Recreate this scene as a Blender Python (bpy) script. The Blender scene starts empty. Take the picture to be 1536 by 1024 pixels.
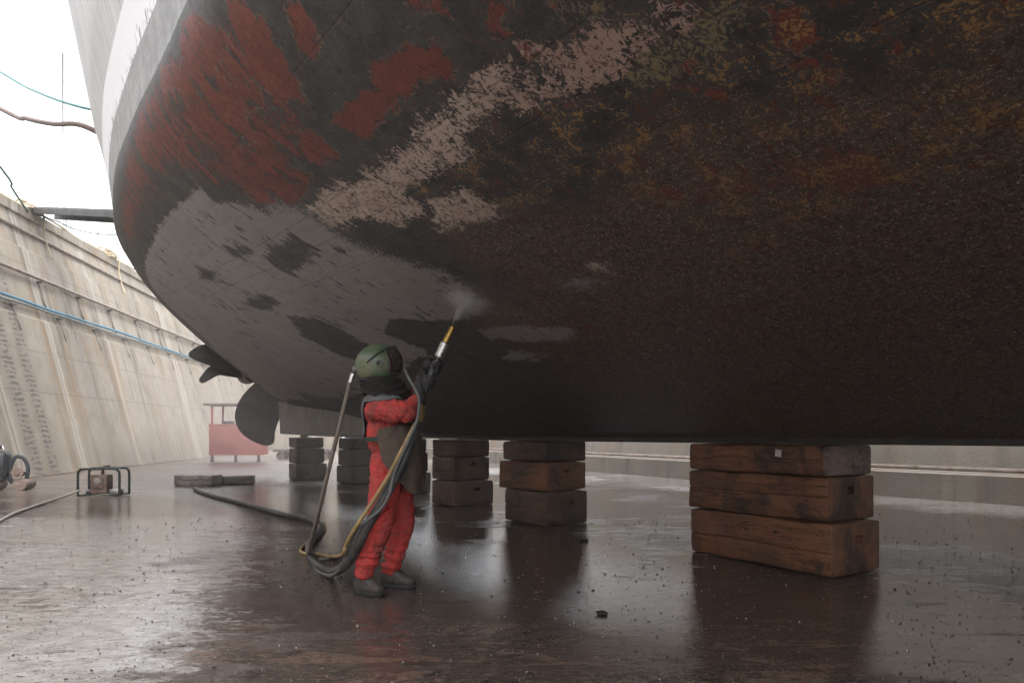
import bpy, bmesh, math, random
import numpy as np
from mathutils import Vector, Matrix, Quaternion, noise as mn
random.seed(7)
sc = bpy.context.scene
col = sc.collection
# ------------------------------------------------------------------ helpers
def link(name, me, mat=None, parent=None):
    o = bpy.data.objects.new(name, me); col.objects.link(o)
    if mat is not None:
        me.materials.append(mat)
    if parent is not None: o.parent = parent
    return o
def empty(name, loc=(0,0,0), rz=0.0):
    o = bpy.data.objects.new(name, None); col.objects.link(o)
    o.location = loc; o.rotation_euler = (0,0,rz); o.empty_display_size = .1
    return o
def tag(o, label=None, cat=None, group=None, kind=None):
    if label: o['label'] = label
    if cat: o['category'] = cat
    if group: o['group'] = group
    if kind: o['kind'] = kind
    return o
def mesh_from(bm, name, smooth=True, angle=None):
    bmesh.ops.recalc_face_normals(bm, faces=bm.faces)
    me = bpy.data.meshes.new(name); bm.to_mesh(me); bm.free()
    if smooth:
        me.polygons.foreach_set('use_smooth', [True]*len(me.polygons))
        if angle is not None:
            try: me.set_sharp_from_angle(angle=math.radians(angle))
            except Exception: pass
    return me
def obj(name, bm, mat, parent=None, smooth=True, angle=40):
    return link(name, mesh_from(bm, name, smooth, angle), mat, parent)
def box(bm, c, size, rot=None, bevel=0.0, seg=2):
    r = bmesh.ops.create_cube(bm, size=1.0)
    vs = r['verts']
    M = Matrix.Diagonal((*size,1))
    if rot is not None: M = rot.to_4x4() @ M
    M = Matrix.Translation(c) @ M
    bmesh.ops.transform(bm, matrix=M, verts=vs)
    if bevel > 0:
        es = list({e for v in vs for e in v.link_edges})
        bmesh.ops.bevel(bm, geom=es, offset=bevel, segments=seg, affect='EDGES', profile=.5)
def frame_of(d):
    d = d.normalized(); up = Vector((0,0,1)) if abs(d.z) < .95 else Vector((1,0,0))
    x = d.cross(up).normalized(); y = x.cross(d).normalized()
    return x, y
def tube(bm, pts, r, n=10, cap=True):
    """swept tube; r is a number or list"""
    pts = [Vector(p) for p in pts]; rings = []
    px = None
    for i, p in enumerate(pts):
        d = (pts[min(i+1,len(pts)-1)] - pts[max(i-1,0)])
        if d.length < 1e-9: d = Vector((0,0,1))
        d.normalize()
        if px is None: x, y = frame_of(d)
        else:
            x = px - d*px.dot(d)
            if x.length < 1e-6: x, y = frame_of(d)
            x.normalize(); y = d.cross(x).normalized()
        px = x
        rr = r[i] if isinstance(r, (list, tuple)) else r
        rings.append([bm.verts.new(p + (x*math.cos(2*math.pi*k/n) + y*math.sin(2*math.pi*k/n))*rr) for k in range(n)])
    for a, b in zip(rings, rings[1:]):
        for k in range(n):
            bm.faces.new((a[k], a[(k+1)%n], b[(k+1)%n], b[k]))
    if cap:
        bm.faces.new(rings[0][::-1]); bm.faces.new(rings[-1])
def cyl(bm, p0, p1, r0, r1=None, n=20):
    tube(bm, [p0, p1], [r0, r0 if r1 is None else r1], n)
def spline(pts, k=8):
    """catmull-rom through points"""
    P = [Vector(p) for p in pts]; out = []
    for i in range(len(P)-1):
        p0 = P[max(i-1,0)]; p1 = P[i]; p2 = P[i+1]; p3 = P[min(i+2,len(P)-1)]
        for j in range(k):
            t = j/k
            out.append(.5*((2*p1)+(-p0+p2)*t+(2*p0-5*p1+4*p2-p3)*t*t+(-p0+3*p1-3*p2+p3)*t**3))
    out.append(P[-1]); return out
def capsule(bm, p0, p1, r0, r1, n=14, m=5):
    p0 = Vector(p0); p1 = Vector(p1); d = p1-p0
    if d.length < 1e-6: d = Vector((0,0,1e-4))
    u = d.normalized(); pts = []; rr = []
    for i in range(m+1):
        a = math.pi/2*(1-i/m); pts.append(p0-u*r0*math.sin(a)); rr.append(max(r0*math.cos(a), 1e-4))
    for i in range(m+1):
        a = math.pi/2*i/m; pts.append(p1+u*r1*math.sin(a)); rr.append(max(r1*math.cos(a), 1e-4))
    tube(bm, pts, rr, n)
def ellipsoid(bm, c, r, rot=None, seg=20):
    q = bmesh.ops.create_uvsphere(bm, u_segments=seg, v_segments=seg*2//3, radius=1.0)
    M = Matrix.Diagonal((*r,1))
    if rot is not None: M = rot.to_4x4() @ M
    bmesh.ops.transform(bm, matrix=Matrix.Translation(c) @ M, verts=q['verts'])
def remeshed(bm, voxel, smooth=2, name='tmp', cutters=()):
    me = mesh_from(bm, name)
    o = bpy.data.objects.new('tmp', me); col.objects.link(o)
    m = o.modifiers.new('r', 'REMESH'); m.mode = 'VOXEL'; m.voxel_size = voxel
    if smooth:
        s = o.modifiers.new('s', 'SMOOTH'); s.iterations = smooth; s.factor = .5
    return evaluate(o, name)
def evaluate(o, name):
    dg = bpy.context.evaluated_depsgraph_get(); dg.update()
    me = bpy.data.meshes.new_from_object(o.evaluated_get(dg)); me.name = name
    old = o.data; bpy.data.objects.remove(o); bpy.data.meshes.remove(old)
    me.polygons.foreach_set('use_smooth', [True]*len(me.polygons))
    return me
def displace(me, f):
    me.update()
    nrm = [v.normal.copy() for v in me.vertices]
    for v, n in zip(me.vertices, nrm):
        v.co = v.co + n*f(v.co, n)
    me.update()
# pixel of the photograph + distance -> point in the place (used once, to lay things out)
EYE = 1.17
def at(px, py, Y):
    return Vector(((px-768.0)*Y/1024.0, Y, EYE+(650.0-py)*Y/1024.0))
def ground(px, py, z=0.0):
    Y = (EYE-z)*1024.0/(py-650.0)
    return Vector(((px-768.0)*Y/1024.0, Y, z))
# ------------------------------------------------------------------ node helper
class NB:
    def __init__(s, name, vol=False):
        s.mat = bpy.data.materials.new(name); s.mat.use_nodes = True
        s.t = s.mat.node_tree; s.t.nodes.clear()
        s.out = s.t.nodes.new('ShaderNodeOutputMaterial')
    def n(s, typ, **kw):
        x = s.t.nodes.new(typ)
        for k, v in kw.items(): setattr(x, k, v)
        return x
    def put(s, sock, v):
        if v is None: return
        if isinstance(v, bpy.types.NodeSocket): s.t.links.new(v, sock)
        elif isinstance(v, (tuple, list)):
            sock.default_value = (*v, 1.0) if (len(v) == 3 and sock.type == 'RGBA') else v
        else: sock.default_value = v
    def obj(s): return s.n('ShaderNodeTexCoord').outputs['Object']
    def rnd(s): return s.n('ShaderNodeObjectInfo').outputs['Random']
    def attr(s, name, out='Fac'): return s.n('ShaderNodeAttribute', attribute_name=name).outputs[out]
    def map(s, v, scale=(1,1,1), loc=(0,0,0), rot=(0,0,0)):
        x = s.n('ShaderNodeMapping'); s.put(x.inputs['Vector'], v)
        s.put(x.inputs['Scale'], scale); s.put(x.inputs['Location'], loc); s.put(x.inputs['Rotation'], rot)
        return x.outputs[0]
    def noise(s, v, scale, detail=4, rough=.55, dist=0.0, out='Fac'):
        x = s.n('ShaderNodeTexNoise'); s.put(x.inputs['Vector'], v)
        s.put(x.inputs['Scale'], scale); s.put(x.inputs['Detail'], detail); s.put(x.inputs['Roughness'], rough); s.put(x.inputs['Distortion'], dist)
        return x.outputs['Fac' if out == 'Fac' else 'Color']
    def vor(s, v, scale, feature='F1', out='Distance', rand=1.0):
        x = s.n('ShaderNodeTexVoronoi', feature=feature); s.put(x.inputs['Vector'], v)
        s.put(x.inputs['Scale'], scale); s.put(x.inputs['Randomness'], rand)
        return x.outputs[out]
    def m(s, op, a, b=None, c=None, clamp=False):
        x = s.n('ShaderNodeMath', operation=op, use_clamp=clamp)
        s.put(x.inputs[0], a); s.put(x.inputs[1], b)
        if c is not None: s.put(x.inputs[2], c)
        return x.outputs[0]
    def add(s, a, b): return s.m('ADD', a, b)
    def mul(s, a, b): return s.m('MULTIPLY', a, b)
    def sub(s, a, b): return s.m('SUBTRACT', a, b)
    def inv(s, a): return s.m('SUBTRACT', 1.0, a)
    def step(s, v, lo, hi, a=0.0, b=1.0):
        x = s.n('ShaderNodeMapRange', interpolation_type='SMOOTHSTEP'); s.put(x.inputs[0], v)
        s.put(x.inputs[1], lo); s.put(x.inputs[2], hi); s.put(x.inputs[3], a); s.put(x.inputs[4], b)
        return x.outputs[0]
    def lin(s, v, lo, hi, a=0.0, b=1.0):
        x = s.n('ShaderNodeMapRange'); s.put(x.inputs[0], v)
        s.put(x.inputs[1], lo); s.put(x.inputs[2], hi); s.put(x.inputs[3], a); s.put(x.inputs[4], b)
        return x.outputs[0]
    def mix(s, f, a, b, blend='MIX'):
        x = s.n('ShaderNodeMix', data_type='RGBA', blend_type=blend)
        s.put(x.inputs[0], f); s.put(x.inputs[6], a); s.put(x.inputs[7], b)
        return x.outputs[2]
    def xyz(s, v):
        x = s.n('ShaderNodeSeparateXYZ'); s.put(x.inputs[0], v); return x.outputs
    def comb(s, x_, y_, z_):
        x = s.n('ShaderNodeCombineXYZ'); s.put(x.inputs[0], x_); s.put(x.inputs[1], y_); s.put(x.inputs[2], z_); return x.outputs[0]
    def vadd(s, a, b):
        x = s.n('ShaderNodeVectorMath', operation='ADD'); s.put(x.inputs[0], a); s.put(x.inputs[1], b); return x.outputs[0]
    def bump(s, h, strength=.5, dist=.01, nrm=None):
        x = s.n('ShaderNodeBump'); s.put(x.inputs['Height'], h); s.put(x.inputs['Strength'], strength); s.put(x.inputs['Distance'], dist)
        if nrm is not None: s.put(x.inputs['Normal'], nrm)
        return x.outputs[0]
    def surf(s, color, rough=.6, metal=0.0, normal=None, spec=.4, coat=0.0, emis=None, trans=0.0):
        b = s.n('ShaderNodeBsdfPrincipled')
        s.put(b.inputs['Base Color'], color); s.put(b.inputs['Roughness'], rough); s.put(b.inputs['Metallic'], metal)
        s.put(b.inputs['Specular IOR Level'], spec)
        if normal is not None: s.put(b.inputs['Normal'], normal)
        if coat: s.put(b.inputs['Coat Weight'], coat); s.put(b.inputs['Coat Roughness'], .15)
        if trans: s.put(b.inputs['Transmission Weight'], trans)
        s.t.links.new(b.outputs[0], s.out.inputs['Surface'])
        return s.mat
def simple(name, color, rough=.6, metal=0.0, var=.25, scale=12.0, bump=.2, dirt=(.03,.027,.025), dirt_amt=.35):
    b = NB(name); v = b.obj()
    big = b.noise(v, scale, 5, .6); fine = b.noise(v, scale*9, 4, .6)
    c = b.mix(b.lin(big, .3, .7, 0, 1), tuple(x*(1-var) for x in color), tuple(min(1, x*(1+var)) for x in color))
    c = b.mix(b.mul(b.step(b.noise(v, scale*.6, 7, .7, .6), .5, .72), dirt_amt), c, dirt)
    return b.surf(c, b.lin(fine, .3, .7, rough-.12, min(1, rough+.12)), metal, b.bump(b.add(fine, b.mul(big, 1.5)), bump, .006))
U=(-0.6,0.8); VV=(-0.8,-0.6); O=(2.4,6.1)
def ship_to_world(s,v,z):
    return (O[0]+U[0]*s+VV[0]*v, O[1]+U[1]*s+VV[1]*v, z)
def interp(tab,x):
    # catmull-rom style smooth interpolation through (x,y) knots
    n=len(tab)
    if x<=tab[0][0]: return tab[0][1]
    if x>=tab[-1][0]: return tab[-1][1]
    for i in range(n-1):
        if tab[i][0]<=x<=tab[i+1][0]: break
    x0,y0=tab[i]; x1,y1=tab[i+1]; h=x1-x0
    def slope(j):
        if j==0: return (tab[1][1]-tab[0][1])/(tab[1][0]-tab[0][0])
        if j==n-1: return (tab[-1][1]-tab[-2][1])/(tab[-1][0]-tab[-2][0])
        a=(tab[j][1]-tab[j-1][1])/(tab[j][0]-tab[j-1][0]); b=(tab[j+1][1]-tab[j][1])/(tab[j+1][0]-tab[j][0])
        if a*b<=0: return 0.0
        return 2*a*b/(a+b)
    m0=slope(i);m1=slope(i+1); t=(x-x0)/h
    return ((2*t**3-3*t*t+1)*y0+(t**3-2*t*t+t)*h*m0+(-2*t**3+3*t*t)*y1+(t**3-t*t)*h*m1)
ZC=[(-14,-.01),(4,-.06),(6.5,.0),(9.9,.40),(12.4,.58),(13.5,.74),(14.2,1.2),(15,1.56),(16.8,1.90),(18.5,2.25),(20,2.8),(20.4,3.1)]
VM=[(-14,4.9),(1,4.86),(3,4.79),(5.5,4.55),(7,4.24),(9,3.75),(12,2.95),(14.8,2.0),(16.8,1.3),(19,.6),(20.0,.2),(20.4,.04)]
ZW=[(-14,2.05),(.5,2.07),(2,2.2),(3.5,2.37),(6,2.5),(9,2.65),(12,2.85),(15,3.05),(17,3.2),(21,3.5)]
M0=[(-14,.36),(4,.36),(8,.44),(10,.56),(12,.72),(13.5,.75),(15,.55),(17,.3),(21,.1)]
DB=[(-14,.75),(4,.75),(8,.6),(12,.5),(16,.4),(21,.2)]
def section(s,t):
    """t in 0..1 centreline to waterline (bottom), 1..2 topside; returns v,z above eye"""
    vm=interp(VM,s); zw=interp(ZW,s); zc=interp(ZC,s); m=interp(M0,s); d=interp(DB,s)
    if t<=1:
        p1=(.66*vm, min(zc+m*.66*vm, zw-d)); p2=(vm,zw-d)
        a=(1-t)**3;b=3*t*(1-t)**2;c=3*t*t*(1-t);e=t**3
        return (b*p1[0]+(c+e)*vm, a*zc+b*p1[1]+c*p2[1]+e*zw)
    h=(t-1)*4.2
    return (vm+.19*h*(0.4+.6*min(1,h)) , zw+h)
POLY = {
 'gray': [
  [(1.37,4.84),(1.43,4.71),(1.17,4.62),(1.02,4.48),(0.72,4.46),(0.67,4.38),(0.58,4.29),(0.64,4.14),(0.64,3.94),(0.46,3.63),(0.34,3.46),(0.40,3.18),(0.70,2.95),(1.02,2.89),(1.78,3.12),(2.25,2.95),(2.22,2.49),(4.40,1.99),(12.65,0.20),(13.23,0.63),(12.76,1.46),(12.62,2.30),(8.86,3.58),(6.83,4.43),(5.13,4.73),(3.81,4.82),(2.75,4.88),(2.16,4.86)],
  [(0.99,2.75),(0.64,2.72),(0.34,2.46),(0.70,2.39),(1.05,2.57)],
  [(-0.33,3.02),(-0.48,3.02),(-0.57,2.96),(-0.45,2.92),(-0.33,2.99)],
  [(1.19,2.31),(0.84,2.24),(1.02,2.12),(1.31,2.20)]],
 'dark': [
  [(1.87,4.19),(1.40,4.24),(1.11,4.23),(1.08,4.09),(1.25,4.02),(1.93,3.95),(1.99,4.07)],
  [(3.31,3.49),(2.93,3.38),(2.84,3.14),(2.90,2.73),(3.51,2.43),(3.78,2.64),(3.81,3.20)],
  [(1.78,3.12),(1.02,2.89),(1.43,2.61),(1.78,2.75)],
  [(2.25,4.43),(1.93,4.35),(2.19,4.26),(2.43,4.34)],
  [(3.46,4.39),(3.28,4.27),(3.60,4.21),(3.78,4.29)],
  [(0.81,4.02),(0.78,3.95),(0.87,3.92),(0.93,3.97)],
  [(3.78,3.86),(3.04,3.83),(3.04,3.70),(3.63,3.68)]],
 'pink': [
  [(0.61,4.34),(0.14,4.36),(-0.04,4.32),(-0.48,4.30),(-0.92,4.34),(-1.21,4.36),(-1.42,4.36),(-1.45,4.30),(-1.39,4.25),(-1.21,4.23),(-0.98,4.19),(-0.80,4.12),(-0.54,4.14),(-0.21,4.12),(-0.27,3.97),(0.08,3.95),(0.20,4.07),(0.64,4.14),(0.58,4.29)],
  [(-1.57,4.34),(-1.68,4.28),(-1.86,4.26),(-1.95,4.21),(-1.95,4.14),(-1.80,4.10),(-1.62,4.10),(-1.54,4.19)],
  [(-2.06,4.23),(-2.15,4.14),(-2.09,4.05),(-2.04,4.12)],
  [(-0.30,4.00),(-0.63,3.95),(-0.68,3.79),(-0.54,3.71),(-0.13,3.79)],
  [(-1.30,4.23),(-1.51,4.19),(-1.60,4.14),(-1.51,4.12),(-1.30,4.16)],
  [(-0.66,3.12),(-0.74,3.12),(-0.80,3.06),(-0.66,2.99)]],
 'red': [
  [(-0.39,5.22),(-0.51,5.14),(-0.57,5.04),(-0.51,4.97),(-0.51,4.90),(-0.45,4.81),(-0.36,4.73),(-0.24,4.80),(-0.21,4.89),(-0.21,4.99),(-0.27,5.05),(-0.33,5.15)],
  [(-0.77,5.03),(-0.83,4.97),(-0.80,4.92),(-0.77,4.83),(-0.74,4.81),(-0.63,4.83),(-0.63,4.87),(-0.71,4.95)],
  [(-1.33,4.70),(-1.45,4.65),(-1.42,4.60),(-1.36,4.60),(-1.36,4.63)],
  [(-0.92,4.65),(-1.15,4.61),(-1.21,4.56),(-1.27,4.56),(-1.24,4.46),(-1.18,4.42),(-1.04,4.50),(-0.89,4.48),(-0.63,4.46),(-0.45,4.44),(-0.42,4.54),(-0.33,4.61),(-0.51,4.61),(-0.77,4.59)],
  [(-0.13,4.68),(-0.19,4.63),(-0.19,4.46),(-0.01,4.48),(0.05,4.54)],
  [(0.23,5.41),(0.05,5.37),(-0.24,5.15),(-0.21,5.11),(0.05,5.11),(0.02,5.04),(-0.16,4.92),(-0.07,4.86),(0.11,4.90),(0.28,4.84),(0.58,4.84),(0.70,4.96),(0.64,5.08),(0.52,5.20),(0.87,5.33),(0.81,5.42),(0.43,5.28)],
  [(0.61,4.83),(0.23,4.78),(0.31,4.70),(0.17,4.48),(0.40,4.42),(0.64,4.42),(0.84,4.46),(0.93,4.58),(0.84,4.75)],
  [(-1.60,4.54),(-1.65,4.48),(-1.57,4.48),(-1.54,4.40),(-1.48,4.42),(-1.51,4.48)],
  [(-1.57,4.36),(-1.60,4.32),(-1.54,4.32)],
  [(-1.77,4.42),(-1.80,4.38),(-1.77,4.38)],
  [(-1.98,4.02),(-2.01,3.98),(-1.98,3.95),(-1.95,3.98)],
  [(-1.95,3.90),(-2.04,3.82),(-2.04,3.77),(-1.95,3.80)],
  [(-2.27,4.07),(-2.36,4.00),(-2.36,3.93),(-2.36,3.85),(-2.30,3.82),(-2.27,3.90),(-2.30,4.00)],
  [(-2.27,3.82),(-2.33,3.80),(-2.33,3.74),(-2.27,3.77)],
  [(-2.51,3.69),(-2.53,3.69),(-2.53,3.66)],
  [(-1.48,3.49),(-1.57,3.43),(-1.48,3.37),(-1.45,3.43)],
  [(-2.24,3.74),(-2.30,3.72),(-2.27,3.69)],
  [(-2.30,3.72),(-2.36,3.69),(-2.33,3.66),(-2.30,3.69)],
  [(0.90,5.15),(0.84,5.11),(1.19,4.97),(1.34,4.98)]],
 'redspeck': [
  [(0.05,5.42),(-0.74,5.04),(-0.63,4.93),(-0.30,4.56),(0.37,4.34),(0.90,4.50),(1.31,4.71),(1.37,4.88),(3.13,4.92),(5.01,4.76),(5.22,5.04),(4.48,5.31),(3.04,5.44),(1.49,5.59),(0.58,5.51)],
  [(0.93,2.89),(0.46,2.85),(0.02,2.61),(-0.68,2.47),(-1.24,2.61),(-1.62,2.28),(-1.57,2.16),(-0.71,2.16),(0.08,2.28),(0.67,2.43)],
  [(-2.04,3.58),(-2.51,3.37),(-2.39,2.93),(-1.86,3.03),(-1.33,3.28),(-1.45,3.49)]],
 'ochre': [
  [(-0.86,4.34),(-1.51,4.38),(-1.74,4.38),(-2.01,4.28),(-2.83,3.66),(-2.56,2.69),(-2.06,2.86),(-1.36,2.79),(-1.33,3.28),(-1.13,3.52),(-0.66,3.63),(-0.54,3.90),(-0.13,3.90),(-0.30,4.32)]],
 'olive': [
  [(-1.92,4.14),(-2.09,4.12),(-2.24,4.07),(-2.24,4.00),(-2.06,3.98),(-1.89,3.98),(-1.68,4.07),(-1.80,4.07)],
  [(-1.80,4.42),(-1.95,4.30),(-1.89,4.30),(-1.77,4.36)]],
 'brown': [
  [(-0.07,3.84),(-0.60,3.66),(-1.13,3.52),(-1.74,3.77),(-2.06,3.63),(-2.74,3.31),(-2.18,1.34),(-1.54,1.72),(-0.89,2.09),(-0.07,2.08),(-0.01,2.68)]],
}
def sdf(polys, S, A):
    """signed distance (metres, positive inside) from many surface points to a set of polygons"""
    P = np.stack([S, A], 1); best = np.full(len(S), -1e9)
    for poly in polys:
        q = np.array(poly, float); n = len(q); d2 = np.full(len(S), 1e9); ins = np.zeros(len(S), bool)
        for i in range(n):
            a = q[i]; b = q[(i+1) % n]; e = b-a; w = P-a
            t = np.clip((w@e)/max(e@e, 1e-9), 0, 1)
            d2 = np.minimum(d2, ((w-t[:, None]*e)**2).sum(1))
            c = (a[1] > P[:, 1]) != (b[1] > P[:, 1])
            if a[1] != b[1]:
                ins ^= c & (P[:, 0] < (b[0]-a[0])*(P[:, 1]-a[1])/(b[1]-a[1])+a[0])
        d = np.sqrt(d2); d[~ins] *= -1
        best = np.maximum(best, d)
    return np.clip(best, -.6, .6)
def hull_mesh():
    ss = list(np.arange(-26, -6, 1.0)) + list(np.arange(-6, -2.8, .1)) + list(np.arange(-2.8, 2.6, .02)) + list(np.arange(2.6, 9, .06)) + list(np.arange(9, 20.4, .1)) + [20.4]
    tn = [i/200 for i in range(201)] + [1+.02*i for i in range(1, 51)]
    tf = [i/40 for i in range(41)] + [1+.1*i for i in range(1, 11)]
    # the bow end (far behind the camera, never seen) closes to a stem
    def sec(s, t):
        v, z = section(max(s, -14), t)
        if s < -14: v *= max(0.0, 1-((-14-s)/12)**2)
        return v, z
    near = []; vs = []; fl = []; S = []; A = []; T = []
    for s in ss:
        a = 0; pv = None; row = []
        for t in tn:
            v, z = sec(s, t)
            if pv: a += math.hypot(v-pv[0], z-pv[1])
            pv = (v, z); row.append(len(vs)); x, y, _ = ship_to_world(s, v, 0)
            vs.append((x, y, z+EYE)); S.append(s); A.append(a); T.append(t)
        near.append(row)
    fs = ss[::6] + [20.4]; far = []
    for s in fs:
        a = 0; pv = None; row = []
        for t in tf:
            v, z = sec(s, t)
            if pv: a += math.hypot(v-pv[0], z-pv[1])
            pv = (v, z); row.append(len(vs)); x, y, _ = ship_to_world(s, -v, 0)
            vs.append((x, y, z+EYE)); S.append(s); A.append(a); T.append(t)
        far.append(row)
    for R, flip in ((near, 0), (far, 1)):
        for a, b in zip(R, R[1:]):
            for k in range(len(a)-1):
                f = (a[k], b[k], b[k+1], a[k+1]); fl.append(f[::-1] if flip else f)
    me = bpy.data.meshes.new('hull'); me.from_pydata(vs, [], fl); me.update()
    me.polygons.foreach_set('use_smooth', [True]*len(me.polygons))
    S = np.array(S); A = np.array(A); T = np.array(T)
    P = dict(POLY); P['brown'] = [[(-9., 3.3) if p == (-2.74, 3.31) else (-9., 1.3) if p == (-2.18, 1.34) else p for p in P['brown'][0]]]
    P['ochre'] = [[(-9., 3.66) if p == (-2.83, 3.66) else (-9., 2.69) if p == (-2.56, 2.69) else p for p in P['ochre'][0]]]
    for k, polys in P.items():
        at_ = me.attributes.new(k, 'FLOAT', 'POINT'); d = sdf(polys, S, A); d[len(near)*len(tn):] = -.6 if k not in ('brown', 'redspeck') else .1
        at_.data.foreach_set('value', d.astype(np.float32))
    at_ = me.attributes.new('girth', 'FLOAT', 'POINT'); at_.data.foreach_set('value', T.astype(np.float32))
    at_ = me.attributes.new('plating', 'FLOAT_VECTOR', 'POINT')
    at_.data.foreach_set('vector', np.stack([S, A, T*0], 1).astype(np.float32).ravel())
    return me
def hull_material():
    b = NB('weathered_hull_paint'); V = b.attr('plating', 'Vector'); T = b.attr('girth')
    sx = b.xyz(V); s_, a_ = sx[0], sx[1]
    # layers of broken noise; 'down' runs with the girth of the hull
    down = b.map(V, (1.0, .33, 1)); along = b.map(V, (.3, 1.0, 1))
    n_big = b.noise(V, 1.1, 5, .6); n_mid = b.noise(V, 6, 6, .62, .3); n_fin = b.noise(V, 34, 5, .65, .6); n_vf = b.noise(V, 110, 4, .6)
    st_mid = b.noise(down, 9, 6, .66, .5); st_fin = b.noise(down, 42, 5, .62, .8); st_lo = b.noise(along, 16, 6, .66, .4)
    # old dark antifouling
    grit = b.noise(V, 40, 5, .68, 1.2); grit2 = b.noise(b.map(V, (1.05, .9, 1), (4.2, 9.1, 0)), 30, 6, .70, 1.8); blot = b.noise(b.map(V, (1, .6, 1), (1.7, 3.3, 0)), 13, 8, .72, .6)
    c = b.mix(b.step(n_mid, .35, .7), (.046, .046, .047), (.084, .083, .080))
    c = b.mix(b.mul(b.step(blot, .52, .60), .5), c, (.095, .088, .082))
    c = b.mix(b.mul(b.step(n_fin, .56, .66), .55), c, (.11, .092, .080))
    c = b.mix(b.mul(b.step(grit, .57, .64), .6), c, (.016, .014, .013))
    c = b.mix(b.mul(b.step(grit2, .60, .66), .45), c, (.14, .118, .10))
    # brown fouled zone, everywhere towards the bow and the keel, and strongest where marked
    zone = b.m('MAXIMUM', b.step(b.add(b.attr('brown'), b.mul(b.sub(n_big, .5), .9)), -.22, .20), b.mul(b.step(b.add(s_, b.mul(n_big, 2.0)), 3.2, 1.2), b.step(b.add(a_, b.mul(n_big, .8)), 3.9, 3.2)))
    brn = b.mul(zone, b.step(blot, .30, .46, .55, 1.0))
    cb = b.mix(b.step(n_fin, .38, .62), (.066, .052, .044), (.175, .128, .102))
    cb = b.mix(b.mul(b.step(n_mid, .47, .60), .7), cb, (.145, .070, .045))
    cb = b.mix(b.mul(b.step(blot, .54, .60), .7), cb, (.030, .026, .025))
    cb = b.mix(b.mul(b.step(grit, .575, .595), b.lin(n_mid, .35, .65, .45, 1.0)), cb, b.mix(b.step(n_fin, .4, .6), (.40, .31, .24), (.27, .235, .215)))
    cb = b.mix(b.mul(b.step(grit2, .565, .585), .9), cb, (.016, .013, .012))
    cb = b.mix(b.mul(b.step(b.noise(V, 66, 4, .66, .9), .615, .64), .95), cb, (.58, .49, .40))
    c = b.mix(b.mul(brn, .92), c, cb)
    # speckled red flakes and solid red primer where the topcoat came off
    red = b.mix(b.step(n_mid, .3, .72), (.205, .064, .050), (.150, .050, .041))
    red = b.mix(b.mul(b.step(st_fin, .57, .68), .6), red, (.075, .040, .034))
    red = b.mix(b.mul(b.step(grit, .60, .66), .7), red, (.05, .04, .038))
    red = b.mix(b.mul(b.step(n_vf, .64, .70), .6), red, (.33, .20, .16))
    rs = b.step(b.add(b.mul(b.step(b.attr('redspeck'), -.12, .25), .30), b.mul(b.add(st_mid, b.mul(st_fin, .6)), .72)), .845, .865)
    c = b.mix(b.mul(rs, b.step(s_, -1.2, -.4, .55, 1)), c, red)
    rm = b.add(b.attr('red'), b.add(b.mul(b.sub(b.noise(b.map(V, (1, .6, 1)), 9, 7, .66, .3), .5), .20), b.add(b.mul(b.sub(n_fin, .5), .09), b.mul(b.sub(grit, .5), .06))))
    rhole = b.add(b.noise(b.map(V, (1, .55, 1)), 6.5, 9, .70, .35), b.mul(b.step(s_, -.25, .15), .095))
    rh = b.mul(b.step(rm, -.003, .003), b.inv(b.step(rhole, .615, .625)))
    rh = b.m('MAXIMUM', rh, b.mul(b.step(rm, -.09, .02), b.step(b.add(grit2, b.mul(st_fin, .4)), .80, .83)))
    c = b.mix(rh, c, red)
    rim = b.mul(b.mul(b.step(b.m('ABSOLUTE', b.add(rm, .002)), .003, .007, 1, 0), b.step(n_fin, .46, .56)), .6)
    c = b.mix(rim, c, (.36, .25, .20))
    few = b.mul(b.step(b.add(grit2, b.mul(n_mid, .35)), .845, .86), b.step(a_, 3.2, 3.8))
    c = b.mix(few, c, b.mix(b.step(grit, .45, .55), (.24, .08, .055), (.36, .28, .22)))
    # chips of ochre, red and lichen-green
    oz = b.m('MAXIMUM', b.step(b.attr('ochre'), -.45, .25), b.mul(zone, .45))
    chips = b.add(b.mul(grit2, .9), b.add(b.mul(n_mid, .55), b.mul(b.noise(V, 90, 4, .6), .35)))
    c = b.mix(b.step(b.mul(b.sub(chips, .70), oz), .275, .295), c, b.mix(n_vf, (.48, .30, .13), (.22, .11, .05)))
    c = b.mix(b.mul(b.step(oz, .3, .8), b.mul(b.step(blot, .585, .60), b.step(grit, .6, .52, .2, .9))), c, (.15, .052, .034))
    ol = b.step(b.add(b.attr('olive'), b.mul(b.sub(n_mid, .5), .35)), -.10, .05)
    c = b.mix(b.mul(b.step(b.add(grit2, b.mul(ol, .10)), .585, .61), ol), c, (.23, .195, .12))
    # pinkish white primer band, riddled with holes and dissolving into specks
    pf = b.step(b.add(b.attr('pink'), b.mul(b.sub(b.noise(V, 5.5, 6, .64, .5), .5), .26)), -.18, .055)
    pm = b.step(b.add(b.add(b.mul(grit2, .62), b.mul(b.noise(b.map(V, (1, .6, 1)), 24, 6, .7, 1.0), .38)), b.mul(pf, .33)), .775, .795)
    pc = b.mix(b.step(n_mid, .3, .7), (.56, .46, .40), (.45, .34, .29)); pc = b.mix(b.mul(b.step(grit, .57, .64), .5), pc, (.24, .16, .12)); pc = b.mix(b.step(s_, -1.0, -1.7, 0, .55), pc, (.36, .22, .18))
    c = b.mix(pm, c, pc)
    # freshly coated grey
    gk = b.add(b.add(b.attr('gray'), b.mul(b.mul(b.sub(b.noise(along, 3.2, 7, .66, .5), .5), b.step(a_, 3.0, 2.4)), 1.3)), b.add(b.mul(b.sub(n_mid, .5), .16), b.add(b.mul(b.sub(n_fin, .5), .08), b.mul(b.sub(grit2, .5), b.step(s_, 1.7, .4, .05, .75)))))
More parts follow.
